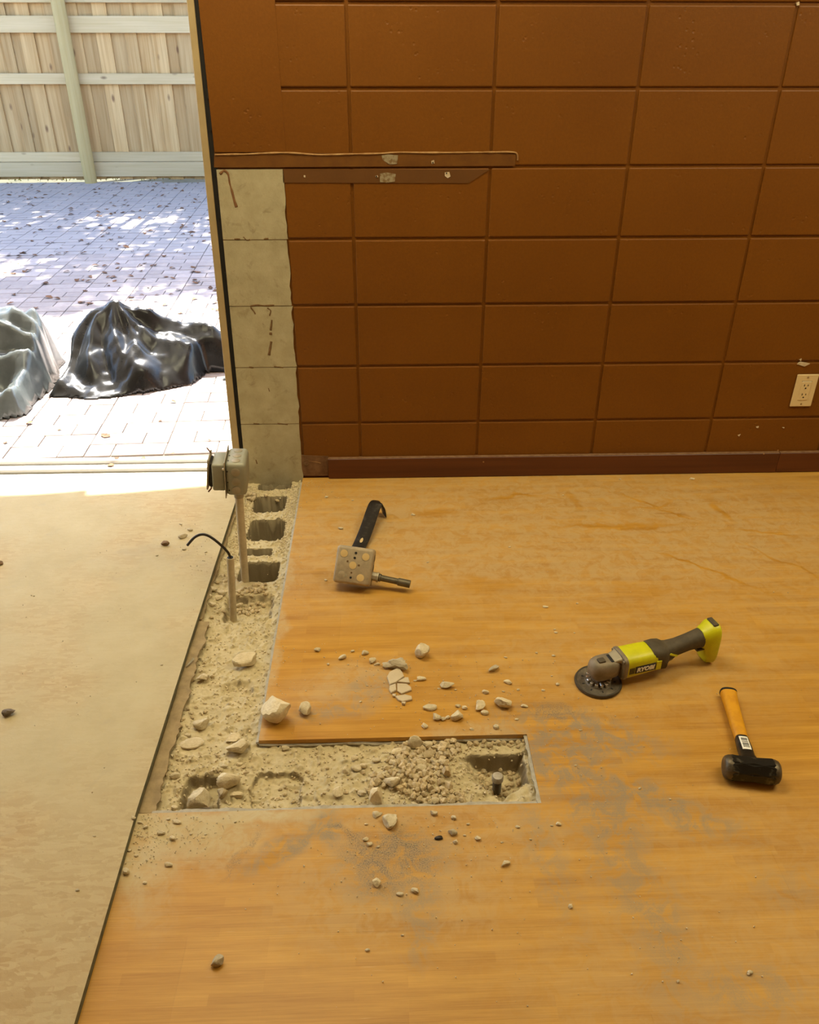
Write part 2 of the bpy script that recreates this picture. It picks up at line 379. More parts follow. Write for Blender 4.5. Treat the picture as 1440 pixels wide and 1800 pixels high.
GRASSM = simple('grass_blades', (.16, .22, .04), (.10, .15, .03), .8, scale=5, coord='World')
BARK = simple('tree_bark', (.12, .085, .055), (.08, .055, .035), .9, scale=12, bscale=30)
BAGBLACK = simple('black_plastic_sheet', (.008, .0085, .0085), (.02, .021, .02), .27, spec=.4, scale=6, bscale=9, bstr=.25, bdist=.006)
BAGGREY = simple('sky_sheen_plastic', (.11, .125, .12), (.065, .075, .072), .26, scale=7, bscale=9, bstr=.25, bdist=.006)  # lighter copy of the black plastic, sky reflection put into the colour
SILLM = simple('aluminium_sill', (.55, .53, .49), None, .4, .6)
PLASTER = simple('room_plaster', (.80, .72, .55), None, .9)
SLAB = simple('subfloor_concrete', (.33, .25, .15), (.25, .19, .11), .95, scale=20, coord='World')
LAMPM = simple('fill_lamp_housing', (.7, .7, .68), None, .5)

# ================================================================== SETTING: block wall
BW, BH = .4064, .2032
ROWZ = [1.428-.2032*j for j in range(8)]            # joint heights, ROWZ[7] ~ floor
wall = B(); box(wall, -.40, 4.0, .005, .20, -.25, 2.4)
wall_back = struct(obj('wall_back', wall, PAINT), 'brown painted concrete block wall')
def block_mesh(w, h, d=.05, bev=.0035):
    bm = B(); box(bm, 0, w, 0, d, 0, h, bev, 2)
    bmesh.ops.recalc_face_normals(bm, faces=bm.faces[:])
    me = bpy.data.meshes.new('block'); bm.to_mesh(me); bm.free(); me.materials.append(PAINT); return me
J = .0078
full = block_mesh(BW-J, BH-J); half = block_mesh(.2-J*.7, BH-J)
for r in range(-5, 7):
    z0 = 1.428-.2032*(r+1)
    if z0+BH > 2.41: continue
    for c in range(-1, 10):
        if c >= 0:
            o = link('block', full, PAINT, wall_back); o.location = (c*BW+J/2, rnd.uniform(-.0006, .0006), z0+J/2)
        elif True:
            o = link('block', half, PAINT, wall_back); o.location = (-.2+J*.2, rnd.uniform(0, .0006), z0+J/2)
base_half = block_mesh(BW-J, .209-J-.0)
# lowest course is the partial one behind the baseboard (joint at .209 down to the floor)
# bare concrete strip where the removed wall met this one
lx = lambda z: -.407+(z/1.02)*.016
rx = lambda z: -.2055+(z/1.02)*.006
zs = [-.04, .209, .412, .615, .818, 1.018]
for a, b in zip(zs, zs[1:]):
    bm = B(); g = .0018
    left = [(lx(a+(b-a)*t)+0.0, a+g+(b-a-2*g)*t) for t in (0, 1)]
    n = 10; pts = [left[0]]
    right = []
    for i in range(n+1):
        t = i/n; z = a+g+(b-a-2*g)*t
        right.append((rx(z)+rnd.uniform(-.0035, .0030), z))
    poly = [left[0]]+right+[left[1]]
    wallpoly(bm, poly, -.0012, .03)
    obj('bare_block', bm, BARE, wall_back)
bm = B(); wallpoly(bm, [(lx(0), -.04), (rx(0)-.003, -.04), (rx(1)-.003, 1.016), (lx(1), 1.016)], .0006, .02)
obj('bare_mortar', bm, MORTAR, wall_back)
# plastered corner above the strip
bm = B(); wallpoly(bm, [(-.391, 1.062), (-.186, 1.062), (-.1885, 1.3), (-.187, 1.6), (-.189, 2.4), (-.385, 2.4)], -.0009, .02)
bmesh.ops.bevel(bm, geom=bm.edges[:], offset=.001, segments=1, affect='EDGES')
obj('plaster_patch', bm, PAINT, wall_back)
def wp(x, y): p = onY(x, y); return (p.x, p.z)
# band of older paint, its shade, filler patches and dots
bm = B(); wallpoly(bm, [(-.397, 1.022), (.478, 1.024), (.480, 1.055), (.40, 1.0595), (.2, 1.060), (0, 1.059), (-.2, 1.061), (-.392, 1.060)], -.0013, .004)
obj('old_paint_band', bm, OLDPAINT, wall_back)
bm = B(); wallpoly(bm, [wp(497, 297), wp(498, 321), wp(824, 322), wp(861, 298)], -.0012, .003)
obj('old_paint_shade', bm, PATCH, wall_back)
path = spline([Vector((onY(x, y).x, -.0015, onY(x, y).z)) for x, y in ((378, 272), (430, 271), (500, 268.5), (560, 272), (615, 271), (665, 270), (700, 268), (760, 268.5), (820, 268), (865, 267.5), (900, 267.5), (909, 271), (910, 282))], 8)
bm = B(); tube(bm, path, [.0017+.0016*vnoise(p.x, 0, 45) for p in path], 6); obj('caulk_bead', bm, CREAM, wall_back, True)
for pts, mt, nm in (([(671, 273), (683, 271), (700, 273), (698, 288), (685, 289), (673, 281)], GREYSP, 'filler_patch'), ([(668, 305), (680, 303), (696, 306), (694, 319), (680, 321), (668, 320)], GREYSP, 'filler_patch'),
                    ([(758, 283), (763, 281), (764, 287), (759, 288)], WHITE, 'filler_dot'), ([(782, 303), (790, 302), (792, 310), (787, 313), (782, 309)], WHITE, 'filler_dot'),
                    ([(660, 309), (664, 308), (665, 311), (661, 312)], WHITE, 'filler_dot'), ([(534, 308), (537, 308), (537, 312), (534, 311)], WHITE, 'filler_dot'),
                    ([(1401, 640), (1407, 636), (1424, 639), (1414, 644)], WHITE, 'paint_chip'), ([(1405, 632), (1409, 630), (1408, 635)], WHITE, 'paint_chip'), ([(1297, 765), (1302, 763), (1299, 767)], WHITE, 'paint_chip'),
                    ([(1329, 750), (1334, 749), (1333, 752), (1330, 752)], WHITE, 'paint_chip'), ([(1375, 751), (1379, 751), (1378, 753)], WHITE, 'paint_chip'), ([(1400, 5), (1405, 3), (1405, 9), (1401, 10)], WHITE, 'paint_chip')):
    bm = B(); wallpoly(bm, [wp(*q) for q in pts], -.0022, .003); obj(nm, bm, mt, wall_back)
for q in ((785, 304.5), (662, 310), (761, 286)):
    p = onY(*q); bm = B(); wallpoly(bm, [(p.x+.0022*math.cos(a), p.z+.0026*math.sin(a)) for a in np.linspace(0, 6.28, 8, endpoint=False)], -.003, 0); obj('screw_hole', bm, CREVICE, wall_back)
# adhesive drips and stains on the bare strip
def drip(pts, w, mt, nm='stain'):
    pth = spline([Vector((onY(x, y).x, -.0016, onY(x, y).z)) for x, y in pts], 6)
    bm = B(); tube(bm, pth, [w*(.55+.9*vnoise(p.x*3, p.z, 60)) for p in pth], 6)
    for v in bm.verts: v.co.y = -.0014+(v.co.y+.0016)*.25
    obj(nm, bm, mt, wall_back, True)
drip([(387, 306), (394, 300), (401, 306), (404, 322), (408, 336), (412, 352), (416, 364)], .0035, RUST, 'adhesive_drip')
for pts in ([(478, 562), (477, 572), (476, 580)], [(476, 584), (476, 588)], [(477, 600), (475, 612), (473, 624)]): drip(pts, .0042, STAIN)
for pts in ([(440, 538), (452, 536), (468, 537), (482, 536)], [(441, 540), (447, 548), (449, 552)], [(470, 541), (476, 546), (474, 555)], [(412, 420), (422, 420)], [(428, 416), (434, 422), (440, 421)], [(464, 420), (472, 419)],
            [(438, 645), (446, 646)], [(482, 644), (498, 646)], [(446, 744), (456, 745)], [(488, 744), (506, 746)], [(472, 682), (474, 688)], [(450, 808), (452, 815)]): drip(pts, .0022, STAIN)
# raw base of wall left of baseboard: paint ends ragged, anchor ring mark
bm = B(); wallpoly(bm, [wp(529, 800), wp(577, 802), wp(577, 836), wp(531, 836)], -.0011, .003); obj('unfinished_paint', bm, simple('thin_dark_paint', (.12, .05, .016), (.2, .1, .04), .7, scale=35, coord='World'), wall_back)
drip([(534, 812), (540, 808), (543, 814), (538, 818), (534, 814)], .0016, STAIN); drip([(543, 810), (556, 812), (564, 814)], .0009, CREAM, 'scratch')

# baseboard
def bboard(x0, x1, name='baseboard_back'):
    bm = B(); box(bm, x0, x1, -.0135, .004, .0015, .0775, .0012, 1)
    o = struct(obj(name, bm, BASEB), 'dark red-brown wooden baseboard')
    bm = B(); box(bm, x0+.001, x1-.001, -.0125, .003, .0776, .0795, .0006, 1); obj('dusty_top_edge', bm, BASETOP, o)
    return o
bj = onY(1371, 800, -.0135).x
b1 = bboard(onY(577, 820, -.0135).x, bj); b2 = bboard(bj+.0006, 4.0)
for q in ((850, 812), (1343, 798), (1368, 792)):
    p = onY(*q, -.0135); bm = B(); wallpoly(bm, [(p.x+.0026*math.cos(a), p.z+.0026*math.sin(a)) for a in np.linspace(0, 6.28, 8, endpoint=False)], -.0142, -.012); obj('nail_filler', bm, CREAM, b1)

# door trim at wall end
def slat(xb0, xb1, xt0, xt1, y0, y1, z0, z1, mt, name, bev=.001, parent=None):
    bm = B(); wallpoly(bm, [(xb0, z0), (xb1, z0), (xt1, z1), (xt0, z1)], y0, y1)
    if bev: bmesh.ops.bevel(bm, geom=bm.edges[:], offset=bev, segments=1, affect='EDGES')
    return obj(name, bm, mt, parent)
k = 2.4/1.43
trim = struct(slat(-.4445, -.4205, -.4445+.025*k, -.4205+.0195*k, -.002, .13, .0, 2.4, TRIM, 'trim_1'), 'beige metal door jamb at wall end')
slat(-.4205, -.4075, -.4205+.0195*k, -.4075+.0205*k, .004, .03, .0, 2.4, DARK, 'weather_seal', 0, trim)
for zz in (.31, .55, .7, .88, 1.0, 1.12, 1.2, 1.37):
    x = -.4075+.0205*zz/1.43; bm = B(); box(bm, x-.004, x+rnd.uniform(.002, .005), .0, .02, zz, zz+rnd.uniform(.01, .05)); obj('seal_scrap', bm, DARK, trim)

# ------------------------------------------------------------------ floor slab, planks
TX0, TX1, TX2, TY0, TY1 = -.425, -.207, .395, -1.430, -1.240
fl = B()
box(fl, TX1+.004, 4, TY1+.004, .0, -.3, -.0135); box(fl, TX2+.004, 4, -5, TY1+.004, -.3, -.0135); box(fl, -.45, TX2+.004, -5, TY0-.004, -.3, -.0135)
box(fl, -4.2, -.45, -5, .0, -.3, -.0002); box(fl, -.45, TX2+.05, -1.5, .0, -.32, -.3)
floor = struct(obj('floor', fl, SLAB), 'bamboo plank floor with cut-out trench')
PW = .154; rows = int(5/PW)
for r in range(rows):
    y1 = -.002-r*PW; y0 = y1-PW+.0001
    off = {0: .320, 11: -.273, 1: .95, 2: -.05, 8: -.1, 9: 1.1}.get(r, rnd.uniform(-1, 1)); Lp = 1.83
    xs = [off+Lp*i for i in range(-2, 4)]
    for xa, xb in zip(xs, xs[1:]):
        xa = max(xa, -.60); xb = min(xb, 3.99)-.0001
        if xb-xa < .01: continue
        bm = B(); any_ = False
        for (ya, yb, lim) in ((y0, min(y1, TY0), -.60), (max(y0, TY0), min(y1, TY1), TX2), (max(y0, TY1), y1, TX1)):
            if yb-ya < 1e-4: continue
            x0 = max(xa, lim)
            if xb-x0 < .004: continue
            box(bm, x0, xb, ya, yb, -.012, 0); any_ = True
        if any_: obj('plank', bm, BAMBOO, floor)
        else: bm.free()

# trench bed (one displaced ground mesh)
HOLES = [  # x0,x1,y0,y1,corner,depth,soft
    (-.362, -.248, -.046, -.003, .010, .12, .003), (-.362, -.256, -.200, -.094, .022, .16, .003), (-.357, -.243, -.380, -.254, .024, .15, .003),
    (-.368, -.270, -.462, -.428, .006, .09, .003), (-.350, -.238, -.602, -.500, .010, .11, .004), (-.362, -.240, -.785, -.668, .020, .026, .014),
    (-.320, -.250, -1.075, -1.030, .015, .014, .014), (-.350, -.275, -1.415, -1.325, .02, .030, .012), (-.208, -.104, -1.408, -1.318, .02, .012, .005)]
def rr(x, y, h):
    x0, x1, y0, y1, r, d, s = h
    qx = np.abs(x-(x0+x1)/2)-(x1-x0)/2+r; qy = np.abs(y-(y0+y1)/2)-(y1-y0)/2+r
    return np.hypot(np.maximum(qx, 0), np.maximum(qy, 0))+np.minimum(np.maximum(qx, qy), 0)-r
PILE = onZ(735, 1358, -.015); CORE = onZ(872, 1366, -.03)
def bedz(x, y):
    x = np.asarray(x, float); y = np.asarray(y, float)
    z = -.021+.011*(fbm(x, y, 13, 4, 1)-.5)+.0075*(fbm(x, y, 45, 3, 5)-.5)+.0032*(fbm(x, y, 150, 2, 9)-.5)
    lump = np.maximum(fbm(x, y, 75, 2, 4)-.54, 0); z = z+lump*.022
    z = z+.007*sstep(-.235, -.212, x)*(y > -1.2)+.006*sstep(-.40, -.425, x)
    z = z+.013*np.exp(-((x-PILE.x)/.11)**2-((y-PILE.y)/.075)**2)
    edge = .0035*(fbm(x, y, 60, 2, 8)-.5)*2
    for i, h in enumerate(HOLES):
        d = rr(x, y, h)+edge*(1.6 if i > 4 else .35); t = sstep(h[6]*.6, -h[6]*.6, d)
        dep = h[5]*(1+.25*(fbm(x, y, 40, 3, i+20)-.5))
        if i == 4: dep = dep*(1-.75*sstep(-.545, -.605, y)*1.0)*(1-.4*sstep(-.28, -.24, x))
        z = z-t*dep
    # core hole with vertical far and right sides, sloping left side and a point towards the near edge
    u = (x-CORE.x); w = (y-CORE.y)
    d = np.maximum.reduce([-(u+.070)*.55, u-.062, w-.050, -(w+.052+.045*np.clip(1-np.abs(u-.005)/.055, 0, 1)-.03)])+edge
    z = z-.048*sstep(.006, -.006, d)*(.10+.90*sstep(-.068, -.004, u+.35*w))
    return z
def bed_patch(x0, x1, y0, y1, s):
    nx, ny = int((x1-x0)/s)+1, int((y1-y0)/s)+1
    X, Y = np.meshgrid(np.linspace(x0, x1, nx), np.linspace(y0, y1, ny)); Z = bedz(X, Y)
    V = np.stack([X, Y, Z], -1).reshape(-1, 3); idx = np.arange(nx*ny).reshape(ny, nx)
    Fc = np.stack([idx[:-1, :-1], idx[:-1, 1:], idx[1:, 1:], idx[1:, :-1]], -1).reshape(-1, 4); return V, Fc
S = .0024
V1, F1 = bed_patch(-.448, TX1+.003, -1.433, .004, S); V2, F2 = bed_patch(TX1+.003, TX2+.003, -1.433, TY1+.003, S)
me = bpy.data.meshes.new('trench_bed')
me.from_pydata(np.vstack([V1, V2]).tolist(), [], np.vstack([F1, F2+len(V1)]).tolist()); me.update()
me.polygons.foreach_set('use_smooth', [True]*len(me.polygons))
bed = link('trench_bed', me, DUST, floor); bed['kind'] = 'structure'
bz = lambda x, y: float(bedz(x, y))

# ragged underlay foam along the cut edges and the crushed strip beside the board
def ribbon(a, b, w, zt, th, mt, name, seed, amp=.004, zamp=.002, n=70, side=None):
    a, b = Vector(a), Vector(b); d = (b-a).normalized(); p = Vector((-d.y, d.x, 0)) if side is None else Vector(side)
    secs = []
    for i in range(n+1):
        t = i/n; c = a.lerp(b, t); q = 3+t*(b-a).length
        wo_ = w*(.84+.32*float(vnoise(q, seed, 26)))+amp*(float(vnoise(q, seed+.5, 90))-.5); zz = zt+zamp*(float(vnoise(q, seed+.9, 18))-.5)*2
        zo = zz-.5*abs(zamp)*float(vnoise(q, seed+.2, 40))*2
        secs.append([Vector((c.x, c.y, zz)), Vector((c.x+p.x*wo_, c.y+p.y*wo_, zo)), Vector((c.x+p.x*wo_, c.y+p.y*wo_, zo-th)), Vector((c.x, c.y, zz-th))])
    bm = B(); rings(bm, secs); return obj(name, bm, mt, floor)
ribbon((TX1, TY1-.000, 0), (TX2, TY1-.000, 0), .0045, -.0125, .0035, FOAM, 'underlay', 2.1, side=(0, -1, 0), zamp=.0025)
ribbon((-.40, TY0+.000, 0), (TX2, TY0, 0), .0085, -.0020, .003, FOAM, 'underlay', 7.7, side=(0, 1, 0), zamp=.002)
ribbon((TX2, TY0, 0), (TX2, TY1, 0), .0075, -.0020, .003, FOAM, 'underlay', 9.2, side=(-1, 0, 0), zamp=.0025, n=40)
ribbon((TX1, TY1, 0), (TX1, -.03, 0), .0065, -.0030, .003, FOAM, 'underlay', 4.4, side=(-1, 0, 0), zamp=.0022, n=120)
ribbon((-.427, -1.425, 0), (-.423, -.80, 0), .030, -.0035, .003, STRIP, 'old_floor_strip', 5.5, amp=.006, zamp=.003, n=120, side=(1, 0, 0))
ribbon((-.426, -.79, 0), (-.419, -.22, 0), .010, -.0045, .003, STRIP, 'old_floor_strip', 6.2, amp=.004, zamp=.002, n=80, side=(1, 0, 0))
# torn foil tab on the strip
p = onZ(334, 1164, 0); bm = B(); rings(bm, [[p+Vector((-.008, -.014, -.002)), p+Vector((-.005, -.016, .001))], [p+Vector((.006, .012, .006)), p+Vector((.010, .010, .001))]], cap=False, closed=False)
o = obj('torn_tab', bm, FOAM, floor); o.modifiers.new('t', 'SOLIDIFY').thickness = .001

# ------------------------------------------------------------------ strand board sheet over the other half of the floor
bm = B(); poly = [(-1.66, -2.5), (-.4195, -2.5), (-.4195, -1.85), (-.4255, -1.43), (-.4225, -.9), (-.415, -.24), (-.413, -.022), (-1.66, -.022)]
prism(bm, poly, .0004, .0150)
for e in [f for f in bm.faces if f.normal.z < .5]: pass
sheet = obj('strand_board', bm, OSB); sheet.data.materials.append(OSBEDGE)
for f in sheet.data.polygons:
    if abs(f.normal.z) < .5: f.material_index = 1
tag(sheet, 'large dusty tan strand board sheet with greenish edge laid beside the trench', 'board')

# ------------------------------------------------------------------ rest of the room (out of frame, shades and bounces the light)
def wallbox(name, x0, x1, y0, y1, z0, z1): 
    bm = B(); box(bm, x0, x1, y0, y1, z0, z1); return struct(obj(name, bm, PLASTER))
wallbox('wall_right', 4.0, 4.15, -5.1, .2, -.3, 2.4)
wallbox('wall_left', -4.35, -4.2, -5.1, .2, -.3, 2.4)
wr = wallbox('wall_rear', -4.2, 4.0, -5.1, -5.0, -.3, 2.4); wr.data.materials[0] = PAINT
bm = B(); prism(bm, [(-4.4, -5.2), (4.2, -5.2), (4.2, 1.42), (-.60, 1.425), (-1.02, 1.36), (-1.13, 1.35), (-1.135, 1.385), (-1.3, 1.36), (-1.8, 1.34), (-4.4, 1.3)], 2.4, 2.55)
struct(obj('ceiling', bm, PLASTER))
# door sill
bm = B(); box(bm, -4.2, -.4445, -.018, .19, -.10, -.004, .002, 1); sill = struct(obj('trim_2', bm, SILLM), 'aluminium door sill track')
for yy in (.074, .141):
    bm = B(); box(bm, -4.2, -.446, yy-.004, yy+.004, -.006, .010, .001, 1); obj('track_rib', bm, SILLM, sill)

# ================================================================== OUTSIDE
PZ = -.03; FY = 6.769
bm = B(); box(bm, -9, 6, .19, FY+.0, PZ-.12, PZ-.008); patio = struct(obj('floor_patio', bm, SAND), 'clay paver patio outside the doorway')
# pavers: strips .30 deep-running with staggered .2/.1 bricks
def paver_mesh(w, d):
    bm = B(); g = .0022; box(bm, -w/2+g, w/2-g, -d/2+g, d/2-g, -.05, 0, .002, 1); bmesh.ops.recalc_face_normals(bm, faces=bm.faces[:])
    me = bpy.data.meshes.new('paver'); bm.to_mesh(me); bm.free(); me.materials.append(PAVER); return me
pav = {w: paver_mesh(w, .1) for w in (.1, .2)}
ANG = math.radians(2.5); ca, sa = math.cos(ANG), math.sin(ANG); cand = []
for i in range(-30, 22):
    for j in range(-8, 75):
        split = [(0, .2), (.2, .1)] if (j+(i % 2)) % 2 == 0 else [(0, .1), (.1, .2)]
        for s, w in split:
            u, v = -.45+i*.3+s+w/2, .25+j*.1
            x, y = ca*u-sa*v, sa*u+ca*v
            if not (.245 < y < FY-.01 and -8.6 < x < 5.6): continue
            p = Vector((x, y, PZ)); d = p-CAM; zc = d.dot(_fw); px = 720+F_PX*d.dot(CR)/zc; py = 900-F_PX*d.dot(CU)/zc
            vis = -20 < px < 345+.1*py+25 and py < 870
            cand.append((0 if vis else 1, zc, x, y, w))
cand.sort(); far = B(); n_ind = 0
for vis, zc, x, y, w in cand:
    dz = rnd.uniform(-.0018, .0012); a = ANG+rnd.uniform(-.008, .008)
    if vis == 0 and n_ind < 300:
        o = link('paver', pav[w], PAVER, patio); o.location = (x, y, PZ+dz); o.rotation_euler = (rnd.uniform(-.006, .006), rnd.uniform(-.006, .006), a); n_ind += 1
    else:
        g = .003; hw, hd = w/2-g, .05-g; c_, s_ = math.cos(a), math.sin(a)
        vs = [far.verts.new((x+c_*p-s_*q, y+s_*p+c_*q, PZ+dz+zz)) for zz in (-.012, 0) for p, q in ((-hw, -hd), (hw, -hd), (hw, hd), (-hw, hd))]
        far.faces.new(vs[4:])
        for t in range(4): far.faces.new((vs[t], vs[(t+1) % 4], vs[4+(t+1) % 4], vs[4+t]))
o = obj('far_paver', far, PAVERFAR, patio); o['kind'] = 'stuff'
bm = B(); box(bm, -30, 30, FY, 40, PZ-.12, PZ-.02); lawn = struct(obj('floor_ground', bm, simple('lawn_soil', (.035, .04, .015), (.06, .055, .025), .95, scale=3, coord='World')), 'ground behind the fence')

# fence
fence = empty('fence', (-2.975, FY, PZ)); tag(fence, 'pale pine board fence with rails and round post at the back of patio', 'fence')
def fpart(name, bm, mt, center, smooth=False):
    c = Vector(center)
    for v in bm.verts: v.co -= c
    o = obj(name, bm, mt, fence, smooth, 40); o.location = c-Vector(fence.location); return o
posts = [-5.42, -2.975, -.53, 1.9]
for x in posts:
    bm = B(); lathe(bm, [(.058, PZ-.06), (.064, .05), (.064, 1.86), (.05, 1.9)], 20, Matrix.Translation((x, FY-.045, 0))); fpart('post', bm, POSTW, (x, FY-.045, .9), True)
for xa, xb in zip([-7.9]+posts, posts+[4.3]):
    for z0, z1, dy in ((.021, .164, 0), (.168, .259, 0), (.886, .981, 0), (1.339, 1.481, 0), (1.592, 1.70, 0)):
        bm = B(); zz = rnd.uniform(-.008, .008) if z0 > .5 else 0; box(bm, xa+.002, xb-.002, FY+.010, FY+.048, z0+zz, z1+zz, .003, 1); fpart('rail', bm, RAILW, ((xa+xb)/2, FY+.03, (z0+z1)/2))
x = -7.9; i = 0
while x < 4.3:
    w = rnd.choice((.14, .14, .09, .115)); dy = 0 if i % 2 == 0 else .019
    bm = B(); tl = rnd.uniform(-.004, .004); z0 = rnd.uniform(-.016, -.004)
    ov = .022 if dy else -.001
    wallpoly(bm, [(x-ov, z0), (x+w+ov, z0), (x+w+ov+tl, 1.83), (x-ov+tl, 1.83)], FY+.049+dy, FY+.066+dy)
    fpart('board', bm, FENCEW, (x+w/2, FY+.055, .9)); x += w; i += 1
# grass tufts behind fence
gv, gf = [], []
for _ in range(1100):
    x, y = rnd.uniform(-6, 1), rnd.uniform(FY+.22, FY+.9); h = rnd.uniform(.05, .16); a = rnd.uniform(0, 6.28); w = .006
    b = len(gv); dx, dy = math.cos(a)*w, math.sin(a)*w; lx_, ly_ = rnd.uniform(-.06, .06), rnd.uniform(-.06, .06)
    gv += [(x-dx, y-dy, PZ-.02), (x+dx, y+dy, PZ-.02), (x+lx_, y+ly_, PZ+h)]; gf.append((b, b+1, b+2))
me = bpy.data.meshes.new('grass'); me.from_pydata(gv, [], gf); g = link('grass', me, GRASSM); g['kind'] = 'stuff'; g['label'] = 'green grass showing under the fence boards'; g['category'] = 'grass'
# trees behind the fence: their crowns dapple the patio
def tree(x, y, h, crown, nleaf, seed, label):
    t = empty('tree', (x, y, PZ-.02)); tag(t, label, 'tree'); R_ = random.Random(seed)
    bm = B(); tube(bm, spline([(0, 0, 0), (.06, .02, h*.3), (-.05, .05, h*.6), (.03, 0, h*.95)], 5), [.14-.10*i/15 for i in range(16)], 10); obj('trunk', bm, BARK, t, True)
    vs, fs = [], []
    for cx, cy, cz, r in crown:
        bm = B(); tube(bm, spline([(0, 0, h*.45), ((cx-x)*.5, (cy-y)*.5, (h*.45+cz)/2+.2), (cx-x, cy-y, cz)], 4), [.05-.004*i for i in range(9)], 7); obj('branch', bm, BARK, t, True)
        for _ in range(int(nleaf*r*r)):
            d = Vector((R_.gauss(0, 1), R_.gauss(0, 1), R_.gauss(0, .7))).normalized()*r*R_.random()**.45
            c = Vector((cx-x, cy-y, cz))+Vector((d.x, d.y, d.z*.55)); q = Euler((R_.uniform(-.9, .9), R_.uniform(-.9, .9), R_.uniform(0, 6.28))).to_matrix(); s = R_.uniform(.045, .085)
            b = len(vs); vs += [tuple(c+q @ Vector(v)*s) for v in ((-1, 0, 0), (0, -.5, 0), (1.1, 0, .15), (0, .5, 0))]; fs.append((b, b+1, b+2, b+3))
    me = bpy.data.meshes.new('foliage'); me.from_pydata(vs, [], fs); o = link('foliage', me, GREEN, t); o['kind'] = 'stuff'; return t
def crown_at(px_, py_, H): # crown centre whose shade falls on that spot of the patio
    return (px_+SUN_DIR.x/SUN_DIR.z*H, py_+SUN_DIR.y/SUN_DIR.z*H, H)
def crowns(lst): return [(*crown_at(a, b, h), r) for a, b, h, r in lst]
def grid_crowns(x0, x1, H, seed):
    R_ = random.Random(seed); out = []
    for y in (5.9, 5.1, 4.3, 3.6, 2.95, 2.4):
        x = x0+R_.uniform(0, .4)
        while x < x1:
            if R_.random() < (1. if y > 3.2 else .9 if y > 2.7 else .6): out.append((x, y+R_.uniform(-.25, .25), H+R_.uniform(-.5, .6), R_.uniform(.42, .66)*(1 if y > 2.7 else .75)))
            x += R_.uniform(.6, .95)
    return crowns(out)
tree(-2.1, 8.9, 4.8, grid_crowns(-4.9, -2.0, 5.0, 5)+grid_crowns(-1.95, .7, 5.0, 8), 1900, 5, 'wide leafy tree behind the fence casting dappled shade')

# fallen leaves on the patio
def leaf_mesh(seed):
    R_ = random.Random(seed); n = 9; vs = []; 
    for i in range(n):
        t = i/(n-1); w = math.sin(math.pi*min(1, t*1.02))**.8*.36*R_.uniform(.8, 1.15); z = .12*math.sin(t*3+seed)+.05; c = R_.uniform(.1, .3)
        vs += [(t-.5, -w, z+c*w), (t-.5, 0, z), (t-.5, w, z+c*w*1.4)]
    fs = [(i*3+j, i*3+j+1, i*3+j+4, i*3+j+3) for i in range(n-1) for j in (0, 1)]
    zmin = min(v[2] for v in vs); vs = [(a, b, c-zmin) for a, b, c in vs]
    me = bpy.data.meshes.new('fallen_leaf'); me.from_pydata(vs, [], fs); me.materials.append(LEAF); return me
LM = [leaf_mesh(i) for i in range(8)]
def leaf(x, y, s, rz, label='small dry brown leaf lying on the clay pavers', grp='fallen leaves on the patio'):
    o = link('fallen_leaf', rnd.choice(LM), LEAF); o.location = (x, y, PZ+.001); o.rotation_euler = (0, 0, rz); o.scale = (s, s*rnd.uniform(.7, 1.1), s*.9); return tag(o, label, 'leaf', grp)
for (a, b, w) in ((101, 526, 12), (62, 553, 10), (40, 445, 12), (90, 451, 10), (222, 435, 12), (147, 446, 11), (8, 482, 10), (150, 512, 9), (199, 488, 10), (304, 490, 9), (70, 383, 10), (125, 378, 10), (124, 367, 9), (172, 374, 10), (52, 745, 12), (186, 767, 18), (105, 756, 9), (305, 707, 10), (195, 819, 12), (252, 806, 9), (304, 798, 8), (10, 779, 9), (205, 806, 9), (368, 775, 7), (282, 740, 7)):
    p = onZ(a, b, PZ if b < 790 else -.004); o = leaf(p.x, p.y, w*1.15/ppm(p), rnd.uniform(-.5, .5))
    if b >= 790: o.location.z = -.003
for _ in range(235):
    py = 322+rnd.random()**1.5*230; px = rnd.uniform(0, 345+.1*py-5); p = onZ(px, py, PZ); leaf(p.x, p.y, rnd.uniform(.025, .055), rnd.uniform(0, 6.28))

# crumpled plastic sheets on the patio
def sdpoly(x, y, poly):
    P = np.array(poly); d = np.full(x.shape, 9.); ins = np.zeros(x.shape, bool)
    for a, b in zip(P, np.roll(P, -1, 0)):
        e = b-a; t = np.clip(((x-a[0])*e[0]+(y-a[1])*e[1])/(e@e), 0, 1); d = np.minimum(d, np.hypot(x-a[0]-t*e[0], y-a[1]-t*e[1]))
        c = ((a[1] > y) != (b[1] > y)); ins ^= c & (x < (b[0]-a[0])*(y-a[1])/(b[1]-a[1]+1e-12)+a[0])
    return np.where(ins, d, -d)
def facet(x, y, s, seed=0):
    """piecewise planar noise on a triangle lattice: flat facets with sharp creases"""
    x = np.asarray(x)*s+seed*17.3; y = np.asarray(y)*s+seed*31.7
    u, v = x-y*.57735, y*1.1547; ui, vi = np.floor(u).astype(int), np.floor(v).astype(int); fu, fv = u-ui, v-vi
    g = lambda i, j: _LAT[(ui+i) % 256, (vi+j) % 256]
    return np.where(fu+fv < 1, g(0,0)*(1-fu-fv)+g(1,0)*fu+g(0,1)*fv, g(1,1)*(fu+fv-1)+g(1,0)*(1-fv)+g(0,1)*(1-fu))
